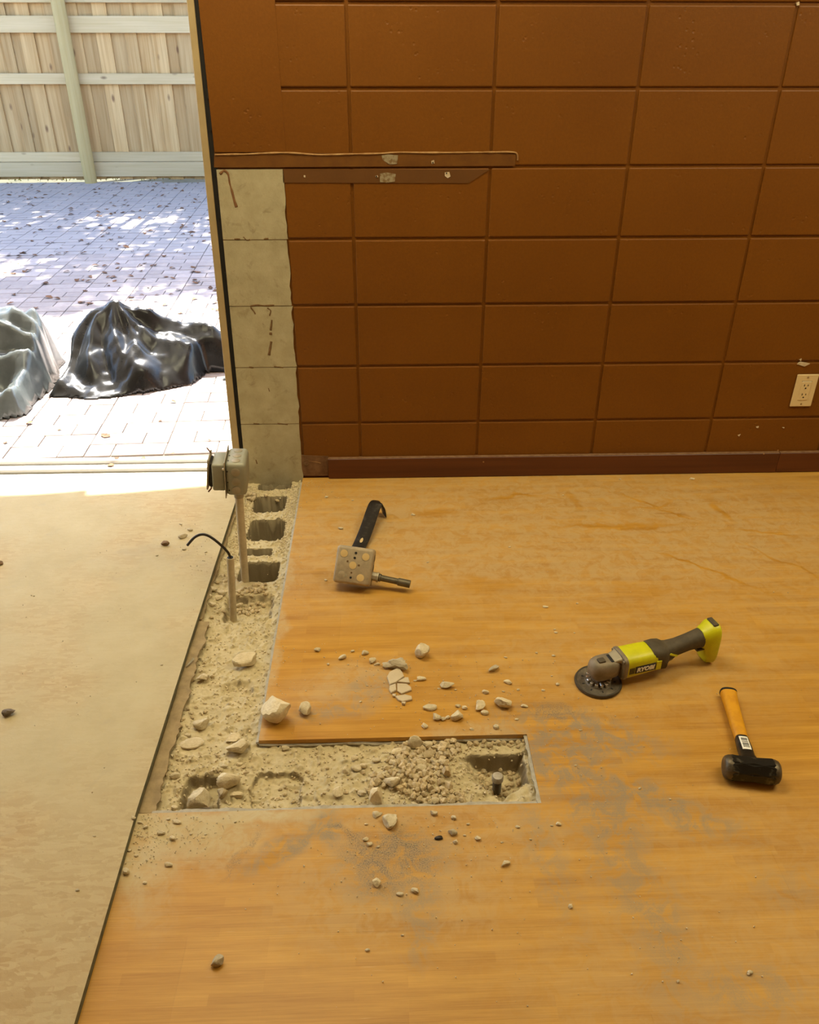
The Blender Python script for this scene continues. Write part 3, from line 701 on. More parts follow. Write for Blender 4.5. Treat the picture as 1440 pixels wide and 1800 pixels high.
def sheet_mesh(name, mt, poly, ridges, creases, seed, res=.009, label='', edge=.05, crumple=1.0):
    xs = [p[0] for p in poly]; ys = [p[1] for p in poly]
    X, Y = np.meshgrid(np.arange(min(xs)-.02, max(xs)+.02, res), np.arange(min(ys)-.02, max(ys)+.02, res))
    wx = X+.09*(facet(X, Y, 5, seed)-.5); wy = Y+.09*(facet(X, Y, 5, seed+3)-.5)
    sd = sdpoly(X, Y, poly)+.05*(facet(X, Y, 7, seed+8)-.5)
    Z = np.zeros_like(X)
    for (x0, y0, h0, x1, y1, h1, wd) in ridges:
        ex, ey = x1-x0, y1-y0; t = np.clip(((wx-x0)*ex+(wy-y0)*ey)/(ex*ex+ey*ey+1e-9), 0, 1)
        d = np.hypot(wx-x0-t*ex, wy-y0-t*ey); Z = np.maximum(Z, (h0+(h1-h0)*t)*np.clip(1-d/wd, 0, 1))
    for (cx, cy, k, amp) in creases:
        th = np.arctan2(wy-cy, wx-cx); r = np.hypot(wx-cx, wy-cy); ph = (k*th/6.2832+1.6*facet(X, Y, 2.5, seed+1)) % 1
        Z = Z+amp*np.abs(2*ph-1)*np.clip(r/.16, 0, 1)*np.exp(-r/.5)
    Z = Z+crumple*(.075*(facet(X, Y, 6, seed+5)-.45)+.034*(facet(X, Y, 14, seed+6)-.5)+.010*(facet(X, Y, 40, seed+7)-.5))
    Z = np.maximum(Z, .004)*sstep(0, edge, sd)+.002+.014*facet(X, Y, 16, seed+2)*sstep(0, .02, sd)
    ok = sd > -.004; idx = -np.ones(X.shape, int); idx[ok] = np.arange(ok.sum())
    V = np.stack([X[ok], Y[ok], Z[ok]+PZ], -1); f = []
    for a in range(X.shape[0]-1):
        for b in range(X.shape[1]-1):
            q = (idx[a, b], idx[a, b+1], idx[a+1, b+1], idx[a+1, b])
            if min(q) >= 0: f.append(q)
    me = bpy.data.meshes.new(name); me.from_pydata(V.tolist(), [], f); me.update(); me.polygons.foreach_set('use_smooth', [True]*len(f))
    o = link(name, me, mt); md = o.modifiers.new('thick', 'SOLIDIFY'); md.thickness = .0012; md.offset = 1
    return tag(o, label, 'plastic sheet')
sheet_mesh('plastic_sheet', BAGBLACK, [(-1.40, .84), (-1.22, .80), (-.98, .88), (-.80, .97), (-.74, 1.10), (-.52, 1.15), (-.48, 1.34), (-.62, 1.46), (-.95, 1.50), (-1.22, 1.45), (-1.38, 1.15)],
           [(-1.14, 1.17, .28, -.66, 1.22, .13, .34), (-1.14, 1.17, .28, -1.0, 1.0, .16, .16), (-1.14, 1.17, .27, -1.33, .98, .06, .22)], [(-1.14, 1.17, 9, .07), (-.80, 1.2, 5, .03)], 3, label='crumpled black plastic sheet heaped into a peak on the patio')
sheet_mesh('plastic_sheet', BAGGREY, [(-2.2, .90), (-1.75, .72), (-1.57, .60), (-1.43, .63), (-1.44, .76), (-1.40, .93), (-1.42, 1.12), (-1.47, 1.28), (-1.75, 1.36), (-2.2, 1.35)],
           [(-1.50, 1.05, .25, -1.95, 1.08, .26, .42), (-1.52, .95, .17, -1.5, .72, .06, .18)], [(-1.40, .99, 8, .09), (-1.8, 1.0, 5, .04)], 11, label='crumpled plastic sheet coloured grey for its sky reflection beside the black peaked one')
sheet_mesh('plastic_sheet', BAGGREY, [(-.70, 1.02), (-.60, .97), (-.46, .98), (-.45, 1.10), (-.62, 1.08)], [(-.60, 1.03, .05, -.5, 1.04, .06, .08)], [(-.55, 1.04, 5, .02)], 17, label='small grey scrap of plastic sheet next to the door jamb')

# ================================================================== UNSEEN FILL LIGHTS, added to brighten the room
for (loc, sx, sy, pw, colr) in LAMPS:
    e = empty('fill_lamp', loc); tag(e, 'unseen flat white panel added under the ceiling as fill light', 'lamp', 'added fill lights')
    bm = B(); box(bm, -sx/2-.02, sx/2+.02, -sy/2-.02, sy/2+.02, .012, .04); obj('housing', bm, LAMPM, e)
    L = bpy.data.lights.new('fill_light', 'AREA'); L.shape = 'RECTANGLE'; L.size = sx; L.size_y = sy; L.energy = pw; L.color = colr
    lo = bpy.data.objects.new('fill_light', L); COL.objects.link(lo); lo.parent = e

# ================================================================== OUTLET on wall
c = onY(1412, 686.5, -.004); out = empty('wall_outlet', (c.x+.004, 0, c.z)); tag(out, 'ivory duplex outlet with cover plate on the brown block wall', 'outlet')
bm = B(); box(bm, -.037, .037, -.0065, -.001, -.0585, .0585, .003, 2); plate = obj('cover_plate', bm, IVORY, out)
bm = B(); box(bm, -.0168, .0168, -.0085, -.004, -.034, .034, .0012, 1); face = obj('receptacle_face', bm, IVORY, out)
bm = B(); box(bm, -.0178, .0178, -.0068, -.006, .0335, .0352); obj('face_gap', bm, CREVICE, out)
for s in (-1, 1):
    for dx, w, h in ((-.0062, .0011, .0035), (.0062, .0011, .0028)):
        bm = B(); box(bm, dx-w, dx+w, -.0092, -.007, s*.0165+.004-h, s*.0165+.004+h); obj('slot', bm, CREVICE, face)
    bm = B(); lathe(bm, [(.0026, -.0092), (.0026, -.007)], 10, Matrix.Rotation(math.pi/2, 4, 'X') @ Matrix.Translation((0, 0, 0))); 
    for v in bm.verts: v.co = Vector((v.co.x, -.0084 if abs(v.co.y) < 1 else 0, v.co.z)) if False else v.co
    bm.free(); bm = B(); wallpoly(bm, [(.0026*math.cos(a), s*.0165-.0065+.0026*math.sin(a)) for a in np.linspace(0, 6.28, 10, endpoint=False)], -.0092, -.007); obj('ground_hole', bm, CREVICE, face)
    bm = B(); wallpoly(bm, [(.0032*math.cos(a), s*.048+.0032*math.sin(a)) for a in np.linspace(0, 6.28, 10, endpoint=False)], -.0075, -.006); sc_ = obj('screw', bm, SCREW, plate)

# ================================================================== CONDUIT WITH ELECTRICAL BOX
b0 = Vector((-.330, -.596, bz(-.33, -.596)-.004)); t0 = Vector((-.315, -.600, .300))
cd = empty('conduit_box', b0); tag(cd, 'upright steel conduit carrying a grey electrical box by the doorway', 'electrical box')
def put(name, bm, mt, par, smooth=False, ang=40, org=None):
    o_ = org if org is not None else b0
    for v in bm.verts: v.co = v.co-o_
    return obj(name, bm, mt, par, smooth, ang)
bm = B(); tube(bm, [b0, b0.lerp(t0, .5), t0-(t0-b0)*.1], .0112, 16); put('pipe', bm, PIPE, cd, True)
bm = B(); d_ = (t0-b0).normalized(); tube(bm, [t0-d_*.035, t0-d_*.022, t0-d_*.021, t0-d_*.008, t0-d_*.007, t0+d_*.004], [.0135, .0135, .0150, .0150, .0175, .0175], 16); put('connector', bm, GALV, cd, True)
BX = Matrix.Translation((-.3405, -.598, .3425)) @ Euler((0, math.radians(3.5), math.radians(3))).to_matrix().to_4x4()   # local x=0 is the flange face
bm = B(); box(bm, .001, .055, -.051, .051, -.048, .048, .011, 3, BX); put('box_body', bm, GALV2, cd, True, 50); body = cd.children[-1]
bm = B(); box(bm, -.001, .0012, -.0545, .0545, -.053, .053, .0005, 1, BX); put('box_flange', bm, GALV, cd)
bm = B(); box(bm, -.036, -.001, -.040, .040, -.0395, .0395, .006, 2, BX); put('extension_ring', bm, GALV2, cd, True, 50)
bm = B(); box(bm, -.050, -.045, -.032, .034, -.045, .045, .002, 1, BX @ Matrix.Rotation(.08, 4, 'Y')); put('device_yoke', bm, GALV, cd)
bm = B(); box(bm, -.046, -.036, -.026, .026, -.036, .036, .003, 1, BX); put('device_body', bm, BLACKST, cd)
for a, b_ in (((-.043, .01, .04), (-.052, .016, .062)), ((-.043, -.01, -.036), (-.051, -.016, -.055))):
    bm = B(); tube(bm, [BX @ Vector(a), BX @ (Vector(a).lerp(Vector(b_), .5)+Vector((.004, 0, 0))), BX @ Vector(b_)], .0022, 6); put('wire_tail', bm, RUST, cd, True)
def disc_on(bm, M, r, th, n=20):
    lathe(bm, [(r, 0), (r, th*.6), (r*.9, th)], n, M)
for xx, zz in ((.022, .024), (.022, -.004), (.022, -.030)):
    bm = B(); M_ = BX @ Matrix.Translation((xx+.006, -.051, zz)) @ Matrix.Rotation(math.pi/2, 4, 'X'); disc_on(bm, M_, .0115, .0016); put('knockout', bm, GALV, cd, True, 30)
for yy in (-.03, 0, .03):
    bm = B(); M_ = BX @ Matrix.Translation((.028, yy, .0478)); disc_on(bm, M_, .0115, .0016); put('knockout', bm, GALV, cd, True, 30)
for xx, zz in ((.0065, .026), (.0065, -.006), (.0095, -.030)):
    bm = B(); M_ = BX @ Matrix.Translation((xx, -.0512, zz)) @ Matrix.Rotation(math.pi/2, 4, 'X'); disc_on(bm, M_, .0021, .0006, 10); put('bolt_hole', bm, CREVICE, cd)
for yy in (-.03, .0):
    bm = B(); M_ = BX @ Matrix.Translation((.008, yy, .0480)); disc_on(bm, M_, .0021, .0006, 10); put('bolt_hole', bm, CREVICE, cd)
bm = B(); M_ = BX @ Matrix.Translation((-.004, -.044, .030)) @ Matrix.Rotation(math.pi/2, 4, 'X'); disc_on(bm, M_, .0034, .003, 10); put('screw', bm, SHINY, cd)

# conduit stub with black cable
q0 = Vector((-.3435, -.748, bz(-.3435, -.748)-.01)); q1 = Vector((-.328, -.750, .165))
cs = empty('conduit_stub', q0); tag(cs, 'short upright conduit stub with a black cable bending out of its top', 'conduit')
bm = B(); tube(bm, [q0, q0.lerp(q1, .3), q0.lerp(q1, .7), q1], .0098, 16); put('pipe', bm, PIPE, cs, True, 40, q0)
bm = B(); lathe(bm, [(.0078, 0), (.0078, .0012)], 14, Matrix.Translation(q1)); put('pipe_mouth', bm, CREVICE, cs, False, 40, q0)
cab = spline([q1+Vector((0, 0, -.012)), q1+Vector((-.001, 0, .006)), q1+Vector((-.010, 0, .026)), Vector((-.365, -.75, .224)), Vector((-.388, -.75, .2385)), Vector((-.412, -.75, .231)), Vector((-.435, -.75, .206))], 6)
bm = B(); tube(bm, cab, .0036, 10); put('black_cable', bm, BLACKWIRE, cs, True, 40, q0)

# ================================================================== LOOSE JUNCTION BOX with pipe nipple
up35 = math.radians(34)
jc = Vector((-.008, -.668, .0))
# local: plate in x-z plane (x right, z up the plate), +y goes into the box (away from the viewer, towards the floor)
jrot = Matrix.Rotation(math.radians(-7), 4, 'Z') @ Matrix.Rotation(-up35, 4, 'X') @ Matrix.Rotation(math.radians(5), 4, 'Y')
depth = .050; corner = [jrot @ Vector((sx*.053, y_, sz*.053)) for sx in (-1, 1) for y_ in (0, depth) for sz in (-1, 1)]
jM = Matrix.Translation(Vector((jc.x, jc.y, -min(c_.z for c_ in corner)+.0006))) @ jrot
jb = empty('junction_box'); tag(jb, 'square dusty steel junction box with punched knockouts lying on the bamboo floor', 'junction box')
jb.location = (jc.x, jc.y, 0); JO = Vector(jb.location)
bm = B(); box(bm, -.053, .053, 0, depth, -.053, .053, .009, 3, jM); jbody = put('box_body', bm, JBOX, jb, True, 50, JO)
def onplate(x, z, r, th, mt, nm, n=22, ring=False):
    bm = B(); M_ = jM @ Matrix.Translation((x, -.0001, z)) @ Matrix.Rotation(math.pi/2, 4, 'X')
    if ring: lathe(bm, [(r, 0), (r*1.01, .0006), (r*1.12, .0006), (r*1.14, 0)], n, M_)
    else: disc_on(bm, M_, r, th, n)
    return put(nm, bm, mt, jb, True, 30, JO)
HOLEF = simple('floor_seen_through', (.62, .43, .17), None, .8)
for x, z in ((-.031, .031), (.031, .029), (-.002, .001), (.024, -.031)):
    onplate(x, z, .0105, .0007, IVORY if False else HOLEF, 'knockout'); onplate(x, z, .0105, 0, JBOX, 'knockout_rim', ring=True)
onplate(-.030, -.029, .0105, .0009, JBOX, 'knockout'); onplate(-.030, -.029, .0105, 0, GALV, 'knockout_rim', ring=True); onplate(-.018, -.030, .0045, .0008, GALV, 'pry_tab', 10)
for x, z, r in ((.002, .036, .0036), (.0005, .022, .0036), (-.018, .010, .003), (.015, .003, .003), (-.003, -.020, .0026), (-.003, -.034, .0032)): onplate(x, z, r, .0010, CREVICE if r > .003 else STAIN, 'bolt_hole', 10)
for i in range(3):
    bm = B(); M_ = jM @ Matrix.Translation((.053, depth*.55, .028-.028*i)) @ Matrix.Rotation(math.pi/2, 4, 'Y'); disc_on(bm, M_, .0105, .0008); put('knockout', bm, EMT, jb, True, 30, JO)
pa = jM @ Vector((.050, depth*.55, -.022)); pe = onZ(721, 1027, .026); pd = (pe-pa).normalized(); Lp_ = (pe-pa).length
bm = B(); tube(bm, [pa, pa+pd*.016, pa+pd*.017, pa+pd*.022, pa+pd*.0225], [.0125, .0125, .0145, .0145, .009], 8); put('lock_nut', bm, GALV, jb, False, 40, JO)
bm = B(); tube(bm, [pa, pa+pd*.0225, pa+pd*.024, pa+pd*.028, pa+pd*.029, pa+pd*(Lp_-.036), pa+pd*(Lp_-.034), pe, pe-pd*.0003, pe-pd*.012], [.009, .009, .0112, .0112, .0088, .0088, .0112, .0112, .0092, .0088], 16); put('pipe_nipple', bm, EMT, jb, True, 40, JO)

# ================================================================== PRY BAR
pb = empty('pry_bar', (-.005, -.545, 0)); tag(pb, 'flat black steel pry bar with hooked end lying behind the junction box', 'pry bar'); PO = Vector(pb.location)
ctr = spline([Vector((-.040, -.585, .0042)), Vector((-.015, -.520, .0048)), Vector((.006, -.455, .012)), Vector((.026, -.385, .028)), Vector((.041, -.325, .044)), Vector((.051, -.292, .0535)), Vector((.060, -.280, .0545)), Vector((.069, -.276, .046)), Vector((.076, -.274, .028)), Vector((.080, -.273, .004))], 6)
wdir = Vector((.95, -.28, 0)).normalized(); secs = []
for i, p in enumerate(ctr):
    t = (ctr[min(i+1, len(ctr)-1)]-ctr[max(i-1, 0)]).normalized(); u = i/(len(ctr)-1)
    wv = Vector((.95, -.26, 0)).lerp(Vector((.35, -.94, 0)), float(sstep(.58, .80, u))); wv = (wv-t*wv.dot(t)).normalized(); nv = wv.cross(t)
    hw = .0215-.004*float(sstep(.1, .0, u))-.003*float(sstep(.8, 1., u)); hh = .0032-.0016*float(sstep(.85, 1, u))
    secs.append([p+wv*a*hw+nv*b_*hh for a, b_ in ((-1, -.5), (-.88, -1), (.88, -1), (1, -.5), (1, .5), (.88, 1), (-.88, 1), (-1, .5))])
bm = B(); rings(bm, secs); put('bar', bm, BLACKST, pb, True, 35, PO)
sl_ = ctr[13]; t = (ctr[14]-ctr[12]).normalized(); wv = (wdir-t*wdir.dot(t)).normalized(); nv = wv.cross(t).normalized(); nv = nv if nv.z > 0 else -nv
bm = B(); rings(bm, [[sl_+t*a*.011+wv*b_*.0048+nv*h for a, b_ in ((-1, -.5), (-.4, -1), (.5, -.75), (1, 0), (.5, .75), (-.4, 1), (-1, .5))] for h in (.0028, .0037)]); put('nail_slot', bm, HOLEF, pb, False, 40, PO)

# ================================================================== ANGLE GRINDER
g0 = Vector((.594, -1.079, 0)); gang = math.atan2(-1.000+1.079, .884-.594)
gr = empty('angle_grinder', g0, (0, 0, gang)); tag(gr, 'lime green cordless angle grinder with dark grip and worn disc on the floor', 'angle grinder')
bm = B(); lathe(bm, [(.010, .0055), (.030, .0045), (.048, .0015), (.0545, .0005), (.0560, .003), (.0555, .0062), (.0520, .0085), (.047, .0075), (.032, .0068), (.028, .010), (.014, .0105)], 48); disc = obj('disc', bm, DISC, gr, True, 35)
bm = B(); n = 64; secs = [[Vector((r*math.cos(2*math.pi*k/n), r*math.sin(2*math.pi*k/n), z)) for k in range(n)] for r, z in ((.0565, .002), (.0572, .005), (.0555, .009), (.0515, .0092), (.0512, .007))]; rings(bm, secs, cap=False); obj('rim', bm, DISCRIM, disc, True, 40)
for k in range(9):
    a = k*2*math.pi/9+.3; bm = B(); box(bm, .036, .042, -.0016, .0016, .0066, .0078, 0, 1, Matrix.Rotation(a, 4, 'Z')); obj('slot', bm, CREVICE, disc)
bm = B(); lathe(bm, [(.0125, .009), (.0125, .030)], 20); obj('spindle', bm, GEAR, gr, True, 40)
for k in range(14):
    a = k*2*math.pi/14; bm = B(); box(bm, .0195, .0310, -.0036, .0036, .0100, .0195, .0012, 1, Matrix.Rotation(a, 4, 'Z')); obj('clamp_tooth', bm, SHINY, gr)
bm = B(); lathe(bm, [(.020, .011), (.0205, .018), (.016, .020)], 28); obj('clamp_ring', bm, GEAR, gr, True, 40)
# gearbox
def ring_xy(z, x0, x1, hw, e=2.8, n=24):
    s = []
    for k in range(n):
        a = 2*math.pi*(k+.5)/n; c_, d_ = math.cos(a), math.sin(a)
        s.append(Vector(((x0+x1)/2+(x1-x0)/2*math.copysign(abs(c_)**(2/e), c_), hw*math.copysign(abs(d_)**(2/e), d_), z)))
    return s
bm = B(); rings(bm, [ring_xy(.024, -.020, .020, .0195), ring_xy(.030, -.025, .030, .0255), ring_xy(.034, -.028, .048, .027), ring_xy(.050, -.029, .050, .0275), ring_xy(.062, -.027, .050, .0265), ring_xy(.070, -.022, .047, .022), ring_xy(.074, -.015, .040, .016)])
obj('gearbox', bm, GEAR, gr, True, 40)
bm = B(); rings(bm, [sup(.044, .030, .028, 0, .050, 4), sup(.0475, .034, .0325, 0, .051, 4.5), sup(.053, .0345, .033, 0, .051, 4.5), sup(.056, .0335, .032, 0, .051, 4.5)]); obj('gearbox_flange', bm, GEAR, gr, True, 40)
for sy in (-1, 1):
    for zz in (.074, .028):
        bm = B(); tube(bm, [(.043, sy*.025, zz), (.0525, sy*.025, zz)], .0042, 10); obj('bolt', bm, GEAR, gr, True, 40)
bm = B(); box(bm, -.012, .006, -.012, .004, .072, .0785, .0025, 2); obj('spindle_lock', bm, RUBBER, gr, True, 40)
bm = B(); box(bm, .018, .026, -.016, .012, .0705, .0755, .001, 1); obj('top_slot', bm, CREVICE, gr)
bm = B(); rings(bm, [sup(.026, .017, .003, 0, .072, 4), sup(.036, .019, .006, 0, .073, 4), sup(.044, .022, .008, 0, .074, 4)]); obj('gearbox_step', bm, GALV, gr, True, 40)
# motor housing
bm = B(); rings(bm, [sup(.056, .0325, .031, 0, .051, 3.6), sup(.060, .034, .0325, 0, .051, 3.6), sup(.100, .0335, .0325, 0, .052, 3.4), sup(.138, .0325, .031, 0, .053, 3.2), sup(.150, .031, .0285, 0, .053, 3)]); obj('motor_housing', bm, LIME, gr, True, 50)
bm = B(); rings(bm, [sup(.126, .0300, .0335, 0, .0535, 3.2), sup(.130, .0315, .0345, 0, .0538, 3.2), sup(.148, .0338, .0335, 0, .054, 3.2), sup(.163, .0330, .0315, 0, .054, 3), sup(.170, .0285, .0275, 0, .055, 2.8)])
for v in bm.verts:
    if v.co.z < .060 and v.co.x < .15: v.co.x += .016 
obj('grip_collar', bm, RUBBER, gr, True, 50)
bm = B(); rings(bm, [sup(.162, .0275, .0265, 0, .056, 2.8), sup(.180, .0235, .0225, 0, .0595, 2.5), sup(.205, .0205, .0200, 0, .0645, 2.4), sup(.235, .0200, .0205, 0, .071, 2.4), sup(.262, .0215, .0230, 0, .0755, 2.5), sup(.276, .0225, .0245, 0, .077, 2.6), sup(.280, .0205, .0225, 0, .077, 2.6)]); obj('grip', bm, RUBBER, gr, True, 50)
bm = B(); rings(bm, [sup(.168, .011, .006, 0, .033, 3), sup(.176, .013, .0085, 0, .0335, 3), sup(.192, .0125, .0075, 0, .038, 3), sup(.202, .010, .005, 0, .0425, 3)]); obj('trigger', bm, GEAR, gr, True, 50)
for sy in (-1, 1):
    bm = B(); rings(bm, [[Vector((x_, sy*(.0265+dy_), z_)) for x_, z_, dy_ in ((.171, .066, 0), (.175, .069, -.001), (.198, .056, -.0045), (.195, .052, -.0035))], [Vector((x_, sy*(.0225+dy_), z_)) for x_, z_, dy_ in ((.171, .066, 0), (.175, .069, -.001), (.198, .056, -.0045), (.195, .052, -.0035))]]); obj('side_accent', bm, LIME, gr)
bm = B(); rings(bm, [sup(.258, .018, .004, 0, .050, 3), sup(.285, .020, .003, 0, .0535, 3), sup(.300, .020, .0015, 0, .055, 3)]); obj('grip_lip', bm, RUBBER, gr, True, 50)
# battery foot
bm = B(); rings(bm, [sup(.268, .0205, .0235, 0, .078, 2.6), sup(.276, .0245, .030, 0, .076, 2.8), sup(.283, .028, .046, 0, .064, 3), sup(.290, .0305, .0570, 0, .0602, 3.4), sup(.305, .0315, .0595, 0, .0598, 3.6), sup(.309, .0305, .0585, 0, .0598, 3.6), sup(.311, .027, .055, 0, .0598, 3.6)]); obj('battery_mount', bm, LIME, gr, True, 50)
bm = B(); box(bm, .292, .306, -.016, .016, .1155, .1215, .0015, 1); obj('mount_latch', bm, RUBBER, gr)
# name plate and print
bm = B(); box(bm, .0745, .1305, -.0348, -.030, .0385, .0595, .0006, 1); npl = obj('name_plate', bm, LBL, gr)
bm = B(); box(bm, .132, .146, -.0347, -.030, .036, .062, .0006, 1); obj('plate_border', bm, LIME, gr)
for i in range(4):
    bm = B(); box(bm, .060+.0035*i, .0618+.0035*i, -.0349, -.030, .040, .058); obj('vent_slot', bm, CREVICE, gr)
def text_on(body_, size, M_, mt, parent, name='lettering', shear=.12, offset=.0):
    cu = bpy.data.curves.new(name, 'FONT'); cu.body = body_; cu.size = size; cu.align_x = 'CENTER'; cu.align_y = 'CENTER'; cu.extrude = size*.02; cu.shear = shear; cu.offset = offset; cu.resolution_u = 3
    to = bpy.data.objects.new(name, cu); COL.objects.link(to); dg = bpy.context.evaluated_depsgraph_get(); dg.update()
    me = bpy.data.meshes.new_from_object(to.evaluated_get(dg)); bpy.data.objects.remove(to); me.transform(M_); me.materials.clear()
    return link(name, me, mt, parent)
text_on('RYOBI', .0165, Matrix.Translation((.1025, -.0351, .0488)) @ Matrix.Rotation(math.pi/2, 4, 'X'), TXT, npl, offset=.0009)

# ================================================================== HAMMER
hc = Vector((.846, -1.380, 0)); hend = Vector((.888, -1.145, 0)); ha = math.atan2(hend.y-hc.y, hend.x-hc.x)
hm = empty('sledge_hammer', hc, (0, 0, ha)); tag(hm, 'short drilling hammer with black head and amber grip on the floor', 'hammer')
# local: x along handle from head to grip end, y across (head axis)
def oct_ring(y, r, cz=.0265, flat=.78, n=8): return [Vector((r*math.cos(a)*1.0, y, cz+r*math.sin(a))) for a in (math.pi/8+k*math.pi/4 for k in range(n))]
bm = B(); rings(bm, [oct_ring(y, r) for y, r in ((-.0465, .0262), (-.040, .0290), (-.020, .0278), (0, .0272), (.020, .0278), (.040, .0290), (.0465, .0262))]); 
bmesh.ops.bevel(bm, geom=[e for e in bm.edges if abs((e.verts[0].co-e.verts[1].co).y) > .004], offset=.004, segments=2, affect='EDGES'); head = obj('head', bm, HAMMER, hm, True, 35)
for s in (-1, 1):
    bm = B(); rings(bm, [[Vector((r*math.cos(a), s*y, .0265+r*math.sin(a))) for a in (2*math.pi*k/24 for k in range(24))] for y, r in ((.040, .0262), (.0475, .0258), (.0530, .0235), (.0560, .0195), (.0570, .012))]); obj('striking_face', bm, HFACE, hm, True, 50)
bm = B(); rings(bm, [sup(.020, .0175, .0135, 0, .0265, 3), sup(.032, .0165, .0130, 0, .0255, 3), sup(.034, .0150, .0122, 0, .025, 3), sup(.060, .0155, .0122, 0, .0225, 3), sup(.095, .0140, .0115, 0, .0195, 2.6), sup(.106, .0115, .0105, 0, .0185, 2.4), sup(.112, .007, .008, 0, .018, 2.2)]); obj('neck_sleeve', bm, RUBBER if False else BLACKST, hm, True, 50)
bm = B(); rings(bm, [sup(.086, .0125, .0100, 0, .0195, 2.4), sup(.096, .0146, .0118, 0, .0190, 2.4), sup(.125, .0152, .0125, 0, .0175, 2.4), sup(.165, .0160, .0130, 0, .016, 2.4), sup(.205, .0168, .0135, 0, .0155, 2.5), sup(.235, .0185, .0145, 0, .0155, 2.6), sup(.243, .0192, .0150, 0, .0158, 2.6)]); obj('grip', bm, YELLOWG, hm, True, 50)
bm = B(); rings(bm, [sup(.2415, .0194, .0152, 0, .0158, 2.6), sup(.246, .0198, .0155, 0, .0160, 2.6), sup(.249, .0180, .0138, 0, .0160, 2.6)]); obj('butt_cap', bm, DARK, hm, True, 40)
lt = bm = B(); 
lab = lambda x: .0117+.0225+(.060-x)*-.0+(-(x-.060)/.035*.0037 if x > .06 else (.06-x)/.026*.0025)
prof = [(.048, .0362), (.060, .0350), (.076, .0330), (.090, .0313)]
secs = [[Vector((x, y, z+dz-(.0009 if abs(y) > .007 else 0))) for y, dz in ((-.0092, .0006), (-.004, .0006), (.004, .0006), (.0092, .0006), (.0092, -.003), (-.0092, -.003))] for x, z in prof]
rings(bm, secs); lb = obj('barcode_label', bm, TXT, hm)
R2 = random.Random(2); x = .0545
while x < .0835:
    w = R2.choice((.0006, .001, .0018, .0024)); z = np.interp(x+w/2, [p[0] for p in prof], [p[1] for p in prof]); 
    bm = B(); box(bm, x, x+w, -.0062, .0062, z-.002, z+.0009); obj('bar', bm, LBL, lb); x += w+R2.choice((.0008, .0012, .0016, .0034))

# ================================================================== RUBBLE
def stone_mesh(seed, sub, cuts=7, rough=.10, pits=0):
    R_ = random.Random(seed); bm = B(); bmesh.ops.create_icosphere(bm, subdivisions=sub, radius=1.0)
    pl = [(Vector((R_.gauss(0, 1), R_.gauss(0, 1), R_.gauss(0, 1))).normalized(), R_.uniform(.42, .80)) for _ in range(cuts+3)]
    for v in bm.verts:
        c_ = v.co.copy()
        for n_, d_ in pl:
            e_ = c_.dot(n_)-d_
            if e_ > 0: c_ -= n_*e_*.98
        s_ = Vector((seed*3.1, seed*1.7, 0))
        c_ += c_.normalized()*(rough*mnoise.noise(c_*1.7+s_)+rough*.6*mnoise.noise(c_*4.3+s_)+(rough*.3*mnoise.noise(c_*9+s_) if sub > 2 else 0))
        v.co = c_
    lo_ = [min(v.co[i] for v in bm.verts) for i in range(3)]; hi_ = [max(v.co[i] for v in bm.verts) for i in range(3)]
    for v in bm.verts: v.co = Vector([(v.co[i]-(lo_[i]+hi_[i])/2)/((hi_[i]-lo_[i])/2) for i in range(3)])
    bmesh.ops.recalc_face_normals(bm, faces=bm.faces[:])
    me = bpy.data.meshes.new('stone'); bm.to_mesh(me); bm.free()
    if sub > 2: me.polygons.foreach_set('use_smooth', [True]*len(me.polygons)); me.set_sharp_from_angle(angle=math.radians(32))
    return me
def with_mat(meshes, mt):
    out = []
    for m_ in meshes: c_ = m_.copy(); c_.materials.clear(); c_.materials.append(mt); out.append(c_)
    return out
SM = [stone_mesh(i+1, 2, rnd.choice((5, 7, 9))) for i in range(10)]
PM = [stone_mesh(i+60, 1, 4, .12) for i in range(8)]
S_ST, S_GR, S_BR, P_PB, P_ST = with_mat(SM, STONE), with_mat(SM, GSTONE), with_mat(SM, DSTONE), with_mat(PM, PEB), with_mat(PM, STONE)
def ground(x, y):
    if x < -.4215: return .015 if y < -.022 else -.004
    if (x < TX1 and y > TY0) or (x < TX2 and TY0 < y < TY1): return None
    return 0.0
def stone(px, py, w, h, label, group=None, meshes=None, mt=None, name='rubble_chunk', cat='rubble', tall=.72, deep=.85, sink=.06, rz=None, seed=None, z=None, rough=.1, cuts=8, yaw_fit=True):
    """px,py = centre of the stone in the photograph, w,h = its size there"""
    base = onZ(px, py+h*.30, 0.0); g_ = ground(base.x, base.y)
    if g_ is None:
        base = onZ(px, py+h*.30, -.015); g_ = bz(base.x, base.y)
    elif g_ > .01: base = onZ(px, py+h*.30, .015)
    if z is not None: g_ = z
    k_ = 1/ppm(base); sx, sz = w*k_/2, h*k_*tall/2; sy = max(sx*.55, min(sx*1.1, h*k_*deep/2))
    if seed is not None: m_ = stone_mesh(seed, 3, cuts, rough); m_.materials.append(mt or STONE)
    else: m_ = rnd.choice(meshes or (S_ST if w >= 9 else P_ST))
    o = link(name, m_, mt); r = rz if rz is not None else (rnd.choice((0, math.pi))+rnd.uniform(-.35, .35))
    o.scale = (sx, sy, sz); o.rotation_euler = (0, 0, r); o.location = (base.x, base.y, g_+sz*(1-sink*2)); return tag(o, label, cat, group)
